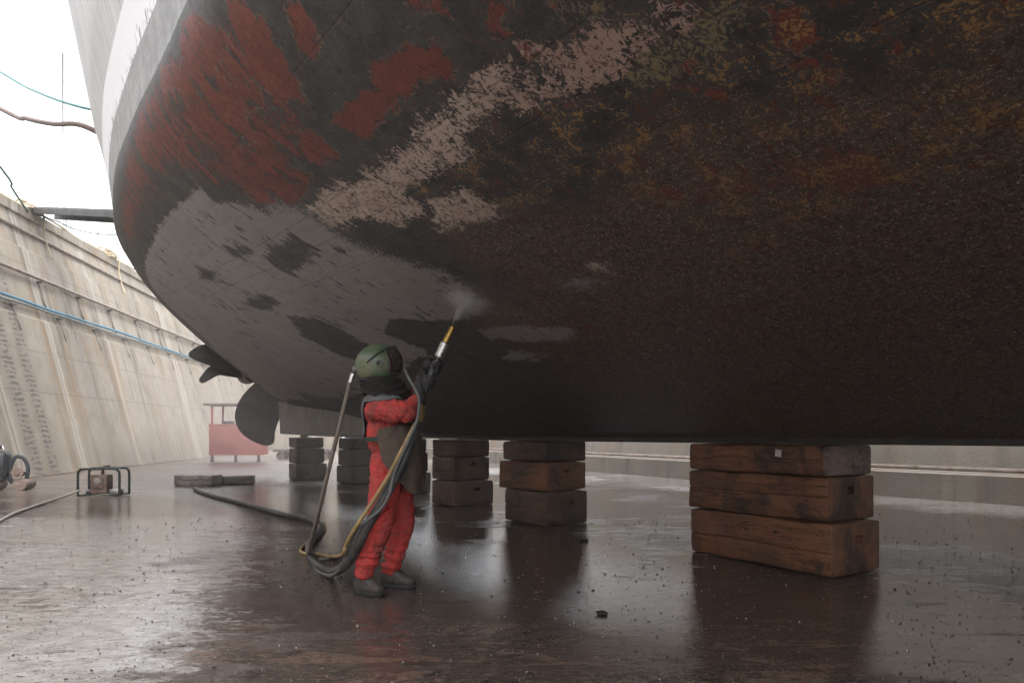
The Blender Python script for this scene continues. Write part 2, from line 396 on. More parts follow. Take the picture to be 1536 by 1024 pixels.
    gm = b.step(gk, -.003, .003)
    dk = b.step(b.add(b.add(b.attr('dark'), .012), b.add(b.mul(b.sub(st_mid, .5), .40), b.mul(b.sub(st_fin, .5), .26))), -.006, .006)
    gh = b.step(b.add(b.noise(b.map(V, (1.0, .45, 1)), 12, 8, .73, .5), b.mul(b.step(b.noise(V, 1.7, 3), .38, .66), .10)), .650, .660)
    gm = b.mul(gm, b.mul(b.inv(dk), b.inv(gh)))
    gc = b.mix(b.step(n_big, .3, .7), (.265, .245, .242), (.310, .294, .290))
    gc = b.mix(b.mul(b.step(st_lo, .48, .70), .45), gc, (.17, .155, .152))
    gc = b.mix(b.mul(b.step(st_fin, .56, .68), .35), gc, (.15, .135, .13))
    gc = b.mix(b.mul(b.step(grit, .60, .66), .35), gc, (.13, .118, .112))
    gc = b.mix(b.mul(b.step(b.add(s_, b.mul(n_mid, 3)), 5.0, 9.5), .45), gc, (.135, .122, .117))  # shade under the stern painted in: grey darkens going aft
    c = b.mix(gm, c, gc)
    # welded plate seams
    wob = b.mul(b.sub(n_mid, .5), .012); seam = None
    for a0 in (1.15, 2.17, 2.95, 3.80, 4.085, 4.30, 4.84):
        k = b.step(b.m('ABSOLUTE', b.sub(b.add(a_, wob), a0)), .002, .0075, 1, 0); seam = k if seam is None else b.m('MAXIMUM', seam, k)
    for s0, lo, hi in ((.55, 3.0, 3.8), (-1.0, 1.2, 2.9), (3.4, 3.8, 5.4), (6.2, 2.2, 3.8), (-2.2, 3.0, 4.0), (1.9, 2.2, 3.0)):
        k = b.mul(b.step(b.m('ABSOLUTE', b.sub(b.add(s_, wob), s0)), .004, .010, 1, 0), b.mul(b.m('GREATER_THAN', a_, lo), b.m('LESS_THAN', a_, hi)))
        seam = b.m('MAXIMUM', seam, k)
    c = b.mix(b.mul(seam, b.mul(b.step(blot, .42, .58), b.lin(n_fin, .3, .7, .1, .75))), c, (.07, .045, .03))
    # topsides: grey band, white boot-top, streaked grey plating
    ts = b.noise(b.map(V, (7, .35, 1)), 2.2, 7, .65); ts2 = b.noise(b.map(V, (16, .5, 1)), 3.0, 6, .65, .5)
    g1 = b.mix(b.step(ts, .35, .65), (.44, .43, .42), (.62, .61, .60)); g1 = b.mix(b.mul(b.step(ts2, .52, .70), .7), g1, (.17, .155, .15))
    band = b.mix(b.step(n_mid, .35, .7), (.26, .26, .255), (.37, .365, .36)); band = b.mix(b.mul(b.step(b.noise(down, 26, 6, .7), .58, .66), .7), band, (.12, .09, .08))
    t2 = b.add(T, b.mul(b.sub(n_mid, .5), .004))
    wf = b.mul(b.step(t2, 1.068, 1.0705), b.step(b.add(T, b.mul(b.sub(n_fin, .5), .006)), 1.148, 1.151, 1, 0))
    wf = b.mul(wf, b.inv(b.step(b.add(b.noise(down, 20, 6, .7), b.step(T, 1.066, 1.10, .12, 0)), .64, .66)))
    top = b.mix(b.step(t2, 1.105, 1.11), band, g1); top = b.mix(wf, top, (.86, .85, .87))
    tm = b.step(b.add(T, b.mul(b.sub(st_fin, .5), .010)), .9985, 1.0015)
    c = b.mix(tm, c, top)
    under = b.inv(tm)
    h = b.add(b.mul(b.add(b.add(rh, rs), b.mul(b.add(gm, pm), 1.0)), .5), b.add(b.mul(b.add(grit2, b.mul(grit, .6)), b.mul(under, b.mul(b.inv(gm), b.lin(brn, 0, 1, .45, 1.9)))), b.mul(b.add(n_vf, b.mul(seam, .6)), .4)))
    nr = b.bump(h, .8, .009, b.bump(b.add(n_big, b.mul(b.noise(V, 3.0, 2), .4)), .25, .06))
    return b.surf(c, b.lin(n_fin, .3, .7, .42, .66), 0, nr, .32)
ship = empty('ship', (O[0], O[1], 0))
tag(ship, 'huge weathered ship dry-docked on timber blocks, its underside part stripped, part repainted grey', 'ship')
HULL = hull_material()
def sparent(o):
    o.parent = ship; o.matrix_parent_inverse = Matrix.Translation(-ship.location); return o
hull = sparent(link('hull', hull_mesh(), HULL))
steel = simple('bare_deck_steel', (.30, .30, .30), .7)
bm = bmesh.new(); rows = []
for s in np.arange(-25.9, 20.4, .5):
    v, z = section(max(s, -14), 2.0)
    if s < -14: v *= max(0.02, 1-((-14-s)/12)**2)
    a = [bm.verts.new(ship_to_world(s, k*v, z+EYE-.03)) for k in (-1, 1)]; rows.append(a)
for a, c_ in zip(rows, rows[1:]): bm.faces.new((a[0], a[1], c_[1], c_[0]))
r = bmesh.ops.solidify(bm, geom=bm.faces[:], thickness=.04)
sparent(obj('deck', bm, steel, None))
# skeg: a thick plate under the rising stern
bm = bmesh.new(); prof = []
ZK = [(4, -.07), (8, -.075), (11, -.05), (13.25, -.005)]
top = [(s, interp(ZC, s)+.12) for s in np.linspace(4, 13.35, 20)]; bot = [(s, interp(ZK, s)) for s in np.linspace(13.22, 4, 20)]
L = [bm.verts.new(ship_to_world(s, .13 if s > 4.1 else .02, z+EYE)) for s, z in top+bot]
R = [bm.verts.new(ship_to_world(s, -.13 if s > 4.1 else -.02, z+EYE)) for s, z in top+bot]
n = len(L); bm.faces.new(L); bm.faces.new(R[::-1])
for i in range(n): bm.faces.new((L[i], R[i], R[(i+1)%n], L[(i+1)%n]))
bmesh.ops.triangulate(bm, faces=[f for f in bm.faces if len(f.verts) > 4])
skegm = simple('dull_antifouling', (.16, .15, .145), .55, 0, .3, 3.0, .3, (.05, .045, .04), .5)
sparent(obj('skeg', bm, skegm, None, True, 30))
# flat bar keel strip forward of the skeg
bm = bmesh.new(); rows = []
for s in np.arange(-20, 6.6, .4):
    z = interp(ZC, max(s, -14))+EYE
    rows.append([bm.verts.new(ship_to_world(s, v, zz)) for v, zz in ((.05, z+.05), (.05, z-.035), (-.05, z-.035), (-.05, z+.05))])
for a, c_ in zip(rows, rows[1:]):
    for k in range(3): bm.faces.new((a[k], a[k+1], c_[k+1], c_[k]))
bm.faces.new(rows[0]); bm.faces.new(rows[-1][::-1])
keelm = simple('keel_strip_paint', (.028, .024, .022), .6, 0, .4, 6, .4)
sparent(obj('keel', bm, keelm, None, True, 30))
# propeller: hub and five blades in the plane across the ship
bronze = simple('fouled_bronze', (.115, .105, .10), .5, .25, .25, 3.0, .25, (.05, .045, .042), .45)
HS, HZ = 16.3, 1.62+EYE; K = .01865
prop = sparent(empty('propeller', ship_to_world(HS, 0, HZ)))
def pl(dx, dy, ds=0.0):          # across (towards the near side), down, along -> relative to the hub
    q = Vector(ship_to_world(ds, -dx*K, 0)) - Vector(ship_to_world(0, 0, 0)); q.z = -dy*K; return q
bm = bmesh.new()
tube(bm, [pl(0,0,-.75), pl(0,0,-.35), pl(0,0,.2), pl(0,0,.45), pl(0,0,.62), pl(0,0,.68)], [.19,.21,.23,.19,.10,.02], 24)
obj('hub', bm, bronze, prop)
def blade(outline, sweep, k=5):
    o = [Vector((x, y, 0)) for x, y in outline]
    P = spline(o+[o[0]], k)[:-1]
    cen = sum(P, Vector())/len(P); bm = bmesh.new(); ax = (cen).normalized(); pp = Vector((-ax.y, ax.x, 0))
    tot = cen.length*2
    def pos(q, side):
        tw = sweep*q.dot(pp)*K*(1.1-.5*min(1, q.dot(ax)/tot)); thick = .035*max(.2, 1-q.dot(ax)/tot*.8)
        return pl(q.x, q.y, tw+side*thick)
    rings = []
    for side in (1, -1):
        rs_ = [[bm.verts.new(pos(cen.lerp(q, f), side*(1.0 if f < .9 else .25))) for q in P] for f in (.35, .7, .92, 1.0)]
        c0 = bm.verts.new(pos(cen, side)); n = len(P)
        for i in range(n):
            f = (c0, rs_[0][i], rs_[0][(i+1)%n]); bm.faces.new(f if side > 0 else f[::-1])
        for a, d in zip(rs_, rs_[1:]):
            for i in range(n):
                f = (a[i], d[i], d[(i+1)%n], a[(i+1)%n]); bm.faces.new(f if side > 0 else f[::-1])
        rings.append(rs_[-1])
    for i in range(len(P)): bm.faces.new((rings[0][i], rings[1][i], rings[1][(i+1)%len(P)], rings[0][(i+1)%len(P)]))
    return bm
BL = [([(14,5),(0,20),(-12,40),(-16,62),(-10,82),(4,96),(20,104),(30,105),(37,100),(38,85),(42,68),(49,48),(46,30),(30,10)], .5),
      ([(-4,-12),(-40,-43),(-64,-42),(-80,-32),(-84,-26),(-80,-20),(-55,-11),(-35,-5),(-6,6)], .55),
      ([(0,-8),(-38,-15),(-54,-11),(-64,0),(-70,9),(-68,14),(-62,13),(-48,4),(-25,-3),(0,6)], .55),
      ([(6,-10),(30,-22),(52,-20),(70,-10),(76,4),(66,16),(40,14),(10,10)], .5)]
for o_, sw in BL: obj('blade', blade(o_, sw), bronze, prop, True, 50)
# draught marks are not legible in the photograph; nothing is written on the hull
# ------------------------------------------------------------------ the dock
LB = [(-8.2,-16),(-8.6,-6),(-9.0,0),(-9.7,6),(-10.8,11.5),(-12.1,16.2),(-12.75,18.9),(-13.3,23),(-14.6,32.4),(-15.9,42),(-16.8,49)]
RB = [(24,-18),(16,-2),(12.2,4.6),(8.25,11),(6.9,13),(2.5,21),(-1.9,29),(-7.9,40),(-12.6,49)]
WH = 8.2
def smooth2(P, k=6): return [(p.x, p.y) for p in spline([(x, y, 0) for x, y in P], k)]
def wall(name, base, prof, mat, side):
    """prof: list of (set-back from the base line, height); side +1 = set back to the left of the run"""
    vs = []; U_ = []; Z_ = []; f = []; u = 0
    for i, p in enumerate(base):
        a = base[max(i-1, 0)]; c_ = base[min(i+1, len(base)-1)]; d = Vector((c_[0]-a[0], c_[1]-a[1])).normalized(); nrm = Vector((-d.y, d.x))*side
        if i: u += math.dist(p, base[i-1])
        for o_, z in prof:
            vs.append((p[0]+nrm.x*o_, p[1]+nrm.y*o_, z)); U_.append(u); Z_.append(z)
    m_ = len(prof)
    for i in range(len(base)-1):
        for k in range(m_-1):
            q = (i*m_+k, (i+1)*m_+k, (i+1)*m_+k+1, i*m_+k+1); f.append(q if side < 0 else q[::-1])
    me = bpy.data.meshes.new(name); me.from_pydata(vs, [], f); me.update()
    at_ = me.attributes.new('wallpos', 'FLOAT_VECTOR', 'POINT')
    at_.data.foreach_set('vector', np.array([(a, z, 0) for a, z in zip(U_, Z_)], np.float32).ravel())
    return link(name, me, mat)
def concrete(name, light, warm, joints, dark=1.0):
    b = NB(name); V = b.attr('wallpos', 'Vector'); P = b.obj(); x = b.xyz(V); u, z = x[0], x[1]
    big = b.noise(P, .35, 5, .6); mid = b.noise(P, 1.6, 7, .65, .3); fin = b.noise(P, 18, 6, .7)
    run = b.noise(b.map(V, (1.0, .07, 1)), 1.5, 6, .66, .25); run2 = b.noise(b.map(V, (1.0, .05, 1)), 4.5, 5, .62, .2)
    c = b.mix(b.step(mid, .3, .7), light, warm)
    c = b.mix(b.mul(b.step(run, .50, .68), .75), c, tuple(x_*.52 for x_ in warm))
    c = b.mix(b.mul(b.step(run2, .56, .70), .32), c, (min(1, light[0]*1.35), min(1, light[1]*1.3), min(1, light[2]*1.22)))
    c = b.mix(b.mul(b.step(b.noise(b.map(V, (.8, .09, 1), (3.1, 0, 0)), 1.7, 7, .7, .25), .50, .66), .7), c, (.29, .205, .13))
    c = b.mix(b.mul(b.step(b.noise(b.map(V, (1.1, .14, 1), (8.1, 2, 0)), 1.3, 8, .74, .5), .57, .66), .6), c, (.115, .10, .085))
    c = b.mix(b.mul(b.step(fin, .58, .7), .35), c, (.16, .15, .135))
    damp = b.mul(b.step(b.add(z, b.mul(b.sub(mid, .5), 2.2)), .1, 1.2, 1, 0), .22)
    c = b.mix(damp, c, (.16, .15, .135))
    lift = None
    for z0 in (2.35, 3.55, 6.25, 7.35):
        k = b.step(b.m('ABSOLUTE', b.sub(b.add(z, b.mul(b.sub(mid, .5), .04)), z0)), .008, .025, 1, 0); lift = k if lift is None else b.m('MAXIMUM', lift, k)
    c = b.mix(b.mul(lift, b.lin(fin, .35, .6, .1, .7)), c, (.14, .13, .12))
    bumph = b.add(b.mul(mid, 1.0), b.mul(fin, .5))
    # leaning joints and ladder-like rows of weathered brick showing through
    for (u0, w, kind) in joints:
        d = b.m('ABSOLUTE', b.sub(b.add(u, b.mul(b.sub(mid, .5), .18)), u0))
        if kind == 'joint':
            c = b.mix(b.mul(b.step(d, w, w*3.2, 1, 0), .4), c, (.55, .52, .47)); c = b.mix(b.mul(b.step(d, w*.25, w*.6, 1, 0), .6), c, (.17, .155, .14))
        else:
            rung = b.m('FRACT', b.mul(b.add(z, b.mul(b.sub(mid, .5), .3)), 7.0))
            k = b.mul(b.mul(b.step(d, w*.6, w, 1, 0), b.mul(b.step(rung, .25, .4), b.step(rung, .9, .8))), b.step(b.add(b.noise(P, 5, 6, .7), b.mul(b.noise(P, 1.3), .4)), .62, .74))
            c = b.mix(b.mul(k, .85), c, (.085, .078, .075)); c = b.mix(b.mul(b.step(d, w*.8, w*1.8, 1, 0), .3), c, (.2, .185, .17))
    return b.surf(c, .85, 0, b.bump(bumph, .55, .03), .25)
lbase = smooth2(LB); rbase = smooth2(RB, 5)
def uof(base, Y):
    u = 0
    for a, c_ in zip(base, base[1:]):
        if a[1] <= Y <= c_[1]: return u+math.dist(a, c_)*(Y-a[1])/(c_[1]-a[1])
        u += math.dist(a, c_)
    return u
J = [(uof(lbase, 17.6), .10, 'joint'), (uof(lbase, 18.4), .32, 'rung'), (uof(lbase, 19.3), .28, 'rung'), (uof(lbase, 16.4), .3, 'rung'), (uof(lbase, 21.0), .07, 'joint'),
     (uof(lbase, 25.1), .05, 'joint'), (uof(lbase, 32.0), .13, 'joint'), (uof(lbase, 38.0), .12, 'joint')]
CL = concrete('stained_dock_concrete', (.35, .315, .27), (.285, .248, .205), J)
CR = concrete('grey_dock_concrete', (.29, .262, .23), (.24, .215, .188), [(9, .08, 'joint'), (15, .08, 'joint'), (22, .08, 'joint'), (30, .08, 'joint')])
BT = .25
lp = [(0, -.15), (0, .06), (.05+BT*.06, .06)] + [(.05+BT*z, z) for z in (1.2, 2.4, 3.6, 4.55)] + [(.12+BT*4.55, 4.6)] + [(.12+BT*z, z) for z in (5.6, 6.78)] + [(.20+BT*6.78, 6.83), (.20+BT*7.9, 7.9), (.12+BT*7.9, 7.93), (.12+BT*7.9, WH), (.75+BT*7.9, WH), (.75+BT*7.9, WH-.5)]
wl = wall('dock_wall', lbase, lp, CL, 1)
tag(wl, 'tall leaning stained concrete dock wall along the left, carrying pipes and a blue hose', 'wall')
rp = [(0, -.15), (.03, .46), (.62, .50), (.62, .56)] + [(.62+BT*.9*(z-.5), z) for z in (1.3, 2.2, 3.0)] + [(1.25, 3.03), (4.2, 3.06), (7.5, 3.08)] + [(7.55+.2*(z-3), z) for z in (4, 5.5, 7.0, 7.9)] + [(8.5, 7.93), (8.5, WH), (9.4, WH), (9.4, WH-.5)]  # unseen wide setback above the ledge, added to let more sky light in
wr = wall('dock_wall', rbase, rp, CR, -1)
tag(wr, 'grey concrete dock wall with low ledge, seen under the keel on the far right side', 'wall')
endb = [(-17.0, 48.2), (-15, 48.3), (-12.0, 48.3)]
ep = [(0, -.15), (0, 2), (0, 4), (0, 6), (0, WH), (2.0, WH), (2.0, 2)]
we = wall('dock_wall', endb, ep, CL, 1)
tag(we, 'hazy end wall closing the dock far behind the propeller', 'wall')
# quay pavements on top of the walls
quay = simple('quay_paving', (.33, .32, .30), .85, 0, .2, .8, .4)
def strip(name, base, off, side, mat):
    bm = bmesh.new(); prev = None
    for i, p in enumerate(base):
        a = base[max(i-1, 0)]; c_ = base[min(i+1, len(base)-1)]; d = Vector((c_[0]-a[0], c_[1]-a[1])).normalized(); nn = Vector((-d.y, d.x))*side
        q = [bm.verts.new((p[0]+nn.x*o_, p[1]+nn.y*o_, z)) for o_, z in ((off, WH-.012), (60, WH-.012))]
        if prev: bm.faces.new((prev[0], q[0], q[1], prev[1]))
        prev = q
    o = obj(name, bm, mat, None, False); tag(o, kind='structure'); return o
strip('pavement', LB, 2.7, 1, quay); strip('pavement', RB, 9.3, -1, quay)
bm = bmesh.new(); box(bm, (-14, 80, WH-.3), (70, 59.4, .55)); tag(obj('pavement', bm, quay, None, False), kind='structure')
# ------------------------------------------------------------------ wet floor
def floor_material():
    b = NB('wet_dock_floor'); P = b.obj(); x = b.xyz(P)
    flow = b.map(P, (.35, 1.0, 1), (0, 0, 0), (0, 0, math.radians(-12)))
    big = b.noise(P, .26, 5, .6, .4); mid = b.noise(flow, 1.1, 7, .62, .5); fin = b.noise(b.map(P, (.7, 1.2, 1)), 9, 7, .68, .5); vf = b.noise(b.map(P, (.6, 1.2, 1)), 42, 6, .68, .5); lay = b.noise(b.map(P, (.45, 1.35, 1), (2, 5, 0), (0, 0, math.radians(-8))), 3.2, 7, .68, .6)
    c = b.mix(b.step(mid, .35, .68), (.098, .070, .058), (.056, .041, .035))
    c = b.mix(b.mul(b.step(lay, .52, .62), b.mul(b.step(x[1], 5.4, 3.2), .9)), c, (.24, .155, .108))
    c = b.mix(b.mul(b.step(lay, .54, .64), .45), c, (.105, .075, .058))
    c = b.mix(b.mul(b.step(b.noise(P, .9, 5, .6), .55, .7), .6), c, (.095, .042, .028))
    c = b.mix(b.mul(b.step(fin, .54, .64), .7), c, (.018, .015, .014))
    c = b.mix(b.mul(b.step(vf, .66, .70), .7), c, (.26, .21, .18))
    c = b.mix(b.mul(b.step(b.noise(P, 85, 3), .72, .75), .6), c, (.45, .42, .38))
    # lacy slurry, sky and wall reflection painted in pale on left and far sides
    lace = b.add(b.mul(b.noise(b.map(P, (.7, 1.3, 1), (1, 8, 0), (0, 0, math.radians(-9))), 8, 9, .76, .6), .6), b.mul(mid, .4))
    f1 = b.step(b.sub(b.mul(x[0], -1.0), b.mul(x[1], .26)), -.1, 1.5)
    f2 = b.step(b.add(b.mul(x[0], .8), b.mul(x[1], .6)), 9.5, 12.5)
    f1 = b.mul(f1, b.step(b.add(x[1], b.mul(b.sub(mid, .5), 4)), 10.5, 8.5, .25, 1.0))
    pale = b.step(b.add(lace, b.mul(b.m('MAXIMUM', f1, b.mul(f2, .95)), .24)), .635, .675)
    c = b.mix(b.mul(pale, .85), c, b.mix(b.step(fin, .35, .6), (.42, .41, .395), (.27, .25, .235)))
    dry = b.mul(b.step(x[1], 10, 16), b.step(b.mul(x[0], -1), 3, 7))
    c = b.mix(b.mul(dry, b.step(lace, .44, .56, .15, .75)), c, (.23, .185, .155))
    c = b.mix(b.mul(b.step(b.noise(P, 21, 7, .72, .8), .60, .63), .75), c, (.022, .018, .017))
    vein = b.step(b.m('ABSOLUTE', b.sub(b.noise(b.map(P, (.7, 1.3, 1), (5, 2, 0), (0, 0, math.radians(-10))), 11, 8, .72, .9), .5)), .004, .016, 1, 0)
    vein2 = b.step(b.m('ABSOLUTE', b.sub(b.noise(b.map(P, (.75, 1.2, 1), (9, 4, 0), (0, 0, math.radians(-6))), 17, 7, .72, 1.2), .5)), .004, .016, 1, 0)
    c = b.mix(b.mul(vein, b.mul(b.step(lay, .4, .6), .8)), c, (.020, .016, .015))
    c = b.mix(b.mul(vein2, b.mul(b.step(mid, .42, .6), .7)), c, (.27, .235, .21))
    wet = b.step(b.add(big, b.mul(b.sub(lay, .5), .50)), .36, .46)
    wet = b.mul(wet, b.inv(b.mul(dry, .6)))
    rough = b.add(b.lin(wet, 0, 1, .15, .02), b.mul(b.step(fin, .48, .62), b.lin(wet, 0, 1, .08, .02)))
    rough = b.add(rough, b.mul(dry, .2)); rough = b.add(rough, b.mul(b.mul(pale, b.inv(wet)), .14))
    crin = b.noise(b.map(P, (.55, 1.3, 1), (0, 0, 0), (0, 0, math.radians(-9))), 30, 5, .66, .9)
    c = b.mix(b.mul(b.step(crin, .56, .60), b.lin(wet, 0, 1, .75, .35)), c, (.20, .165, .14)); c = b.mix(b.mul(b.step(crin, .42, .38), .7), c, (.020, .016, .014))
    h = b.add(b.add(b.mul(fin, .8), b.mul(b.sub(vein2, vein), .10)), b.add(b.mul(crin, .55), b.mul(lay, 1.0)))
    nr = b.bump(h, b.lin(wet, 0, 1, .70, .075), .024)
    return b.surf(c, rough, 0, nr, b.lin(b.mul(pale, b.inv(wet)), 0, 1, .75, .45))
bm = bmesh.new()
bmesh.ops.create_grid(bm, x_segments=2, y_segments=2, size=90)
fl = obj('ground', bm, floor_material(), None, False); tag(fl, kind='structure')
# ------------------------------------------------------------------ keel block stacks
def wood(name, c1, c2, cdark):
    b = NB(name); P = b.obj(); r = b.rnd(); off = b.vadd(P, b.comb(b.mul(r, 37.0), b.mul(r, 11.0), b.mul(r, 23.0)))
    g = b.noise(b.map(off, (.7, 9, 9)), 3.0, 7, .68, .8); g2 = b.noise(b.map(off, (1.5, 26, 26)), 4.0, 5, .65, .4); big = b.noise(off, 2.6, 6, .65, .4); fin = b.noise(off, 40, 5, .7)
    c = b.mix(b.step(big, .35, .65), c1, c2)
    c = b.mix(b.mul(b.step(g, .50, .66), .5), c, tuple(x*.45 for x in c2))
    c = b.mix(b.mul(b.step(g2, .60, .72), .5), c, tuple(min(1, x*1.7) for x in c1))
    c = b.mix(b.mul(b.step(b.noise(off, 1.7, 7, .72, .9), .50, .64), .85), c, cdark)
    c = b.mix(b.mul(b.step(fin, .62, .72), .4), c, (.2, .17, .15))
    crk = b.step(b.m('ABSOLUTE', b.sub(b.noise(b.map(off, (.5, 5, 5)), 2.2, 5, .6, .6), .5)), .004, .014, 1, 0)
    c = b.mix(b.mul(crk, .8), c, (.012, .010, .009))
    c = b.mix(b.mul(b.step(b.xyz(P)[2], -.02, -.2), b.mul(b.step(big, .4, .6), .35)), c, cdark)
    h = b.add(b.sub(b.mul(g, 1.4), b.mul(crk, .5)), b.add(b.mul(g2, .7), b.mul(fin, .3)))
    return b.surf(c, b.lin(big, .3, .7, .28, .5), 0, b.bump(h, .55, .010), .4)
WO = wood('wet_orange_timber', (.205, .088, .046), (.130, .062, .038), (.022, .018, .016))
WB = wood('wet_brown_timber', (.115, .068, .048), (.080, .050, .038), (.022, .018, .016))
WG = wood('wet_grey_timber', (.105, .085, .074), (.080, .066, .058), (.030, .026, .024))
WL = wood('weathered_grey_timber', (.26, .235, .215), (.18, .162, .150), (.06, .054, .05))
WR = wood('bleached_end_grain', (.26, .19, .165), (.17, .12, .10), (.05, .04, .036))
def timber_mesh(L, W, H, slot=None, split=None, seed=0, cham=.02):
    """a baulk along local x, its end with the lifting slot at +x ... built round its own centre"""
    rn = random.Random(seed); bm = bmesh.new()
    box(bm, (0, 0, 0), (L, W, H), None, cham, 2)
    bmesh.ops.subdivide_edges(bm, edges=[e for e in bm.edges if e.calc_length() > .12], cuts=5, use_grid_fill=True)
    sh = Vector((rn.uniform(0, 50), rn.uniform(0, 50), 3))
    for v in bm.verts:
        q = Vector(v.co)
        k = mn.noise(q*3.1+sh); k2 = mn.noise(q*9+sh)
        v.co += Vector((.004*k, .006*k2+.004*k, .005*mn.noise(q*4+sh*2)))
        # knocked and rounded arrises
        ex = abs(q.y) > W/2-.03 and abs(q.z) > H/2-.03
        if ex: v.co.y -= math.copysign(.016*max(0, k2+.2), q.y); v.co.z -= math.copysign(.020*max(0, k+.15), q.z)
    me = mesh_from(bm, 'timber'); cut = bmesh.new(); any_ = False
    if slot:
        for (face, y, z, w_, h_) in slot:
            if face == 'end': box(cut, (L/2, y, z), (.12, w_, h_), None, min(w_, h_)*.25, 2)
            else: box(cut, (y, -W/2, z), (w_, .10, h_), None, min(w_, h_)*.25, 2)
            any_ = True
    if split is not None:
        n_ = 7; pts = [Vector((-L/2-.05+(L+.06)*i/n_, -W/2, split+rn.uniform(-.012, .012))) for i in range(n_+1)]
        for a, c_ in zip(pts, pts[1:]):
            dd = (c_-a); box(cut, (a+c_)/2, (dd.length*1.01, .06, .016), Matrix.Rotation(-math.atan2(dd.z, dd.x), 3, 'Y'))
        any_ = True
    if not any_: return me
    o = bpy.data.objects.new('t', me); col.objects.link(o); oc = bpy.data.objects.new('c', mesh_from(cut, 'c')); col.objects.link(oc)
    md = o.modifiers.new('b', 'BOOLEAN'); md.operation = 'DIFFERENCE'; md.object = oc; md.solver = 'EXACT'; md.use_self = True
    me2 = evaluate(o, 'timber'); mc = oc.data; bpy.data.objects.remove(oc); bpy.data.meshes.remove(mc)
    try: me2.set_sharp_from_angle(angle=math.radians(35))
    except Exception: pass
    return me2
KX = Vector((.6, -.8, 0)); ANG = math.atan2(-.8, .6)
def stack(corner, L, W, layers, mats, labels, group, ang=0.0, seed=1):
    """corner: the upright edge nearest the camera, on the floor; the long side runs back from it along the keel"""
    ax = Matrix.Rotation(ang, 3, 'Z') @ KX; ay = Vector((-ax.y, ax.x, 0)); z = 0
    for i, (H, dl, dx, dw, slot, split, da) in enumerate(layers):
        l, w_ = L+dl, W+dw
        c = Vector(corner) + ax*dx - ax*(l/2) + ay*(w_/2)
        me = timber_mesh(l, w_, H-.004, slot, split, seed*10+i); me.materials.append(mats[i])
        if seed == 1 and i == 2:                          # its sawn end is bleached
            me.materials.append(WR)
            for p_ in me.polygons:
                if p_.normal.x > .8: p_.material_index = 1
        o = bpy.data.objects.new('keel_block', me); col.objects.link(o)
        o.location = (c.x, c.y, z+H/2); o.rotation_euler = (0, 0, math.atan2(ax.y, ax.x)+da); z += H
        tag(o, labels[i], 'keel block', group)
    return z
GRP = 'timber keel blocks stacked under the ship'
tops = []
tops.append(stack((2.577, 5.50, 0), 1.52, .69, [(.44, .0, .0, .0, [('end', .03, .07, .105, .07)], -.02, 0), (.375, -.03, -.05, .0, [('end', -.02, .07, .105, .07)], .02, .012), (.262, -.04, -.06, -.02, None, None, -.008)],
    [WO, WO, WO], ['bottom timber of the nearest orange-brown stack, widest, with a slot in its end', 'middle timber of the nearest orange-brown stack, split lengthwise, square slot in end', 'top timber of the nearest orange-brown stack, bleached pinkish end, right under the keel'], GRP, math.radians(-5), 1))
tops.append(stack((.418, 8.56, 0), .86, .72, [(.435, .0, .0, .0, [('end', .06, .06, .12, .06)], .0, 0), (.375, .12, -.01, -.02, [('end', .0, .07, .09, .05)], None, .03), (.262, .06, .0, -.02, None, None, -.02)],
    [WB, WO, WB], ['bottom timber of the second stack from the right, brown with a hand slot', 'middle timber of the second stack from the right, orange and stained, jutting out left', 'top timber of the second stack from the right, plain dark brown'], GRP, 0, 2))
tops.append(stack((-.916, 10.9, 0), .72, .74, [(.41, .0, .0, .02, [('end', .05, .06, .12, .05)], None, 0), (.385, .0, -.01, -.05, [('end', .0, .08, .12, .06)], -.03, -.02), (.276, -.02, .0, -.06, None, None, .01)],
    [WB, WB, WB], ['bottom timber of the third stack from the right, jutting out to the right', 'middle timber of the third stack from the right, with a dark hand slot', 'top timber of the third stack, first one right of the worker, touching the keel'], GRP, 0, 3))
tops.append(stack((-2.23, 13.06, 0), .72, .74, [(.42, .0, .0, .04, None, None, 0), (.385, .0, -.01, -.02, None, None, .02), (.27, -.03, .0, -.05, None, None, -.015)],
    [WG, WB, WG], ['bottom timber of the stack behind the worker, showing past his apron', 'middle timber of the stack mostly hidden behind the apron of the worker', 'top timber of the stack directly behind the waist of the worker'], GRP, 0, 4))
tops.append(stack((-3.64, 15.55, 0), .80, .74, [(.42, .12, .0, .04, None, None, 0), (.385, .0, -.01, -.02, None, None, .02), (.27, .0, .0, -.02, None, None, -.015)],
    [WG, WG, WG], ['bottom timber of the hazy grey stack just left of the worker', 'middle timber of the hazy grey stack between air hose and worker', 'top timber of the hazy grey stack just left of the back of the worker'], GRP, 0, 5))
tops.append(stack((-5.36, 17.0, 0), .60, .74, [(.42, .0, .0, .04, None, None, 0), (.385, -.02, -.01, -.02, None, None, .02), (.27, .0, .0, -.04, None, None, -.015)],
    [WG, WG, WG], ['bottom timber of the farthest stack, left, near the propeller', 'middle timber of the farthest stack near the propeller', 'top timber of the farthest stack, carrying the round steel post'], GRP, 0, 6))
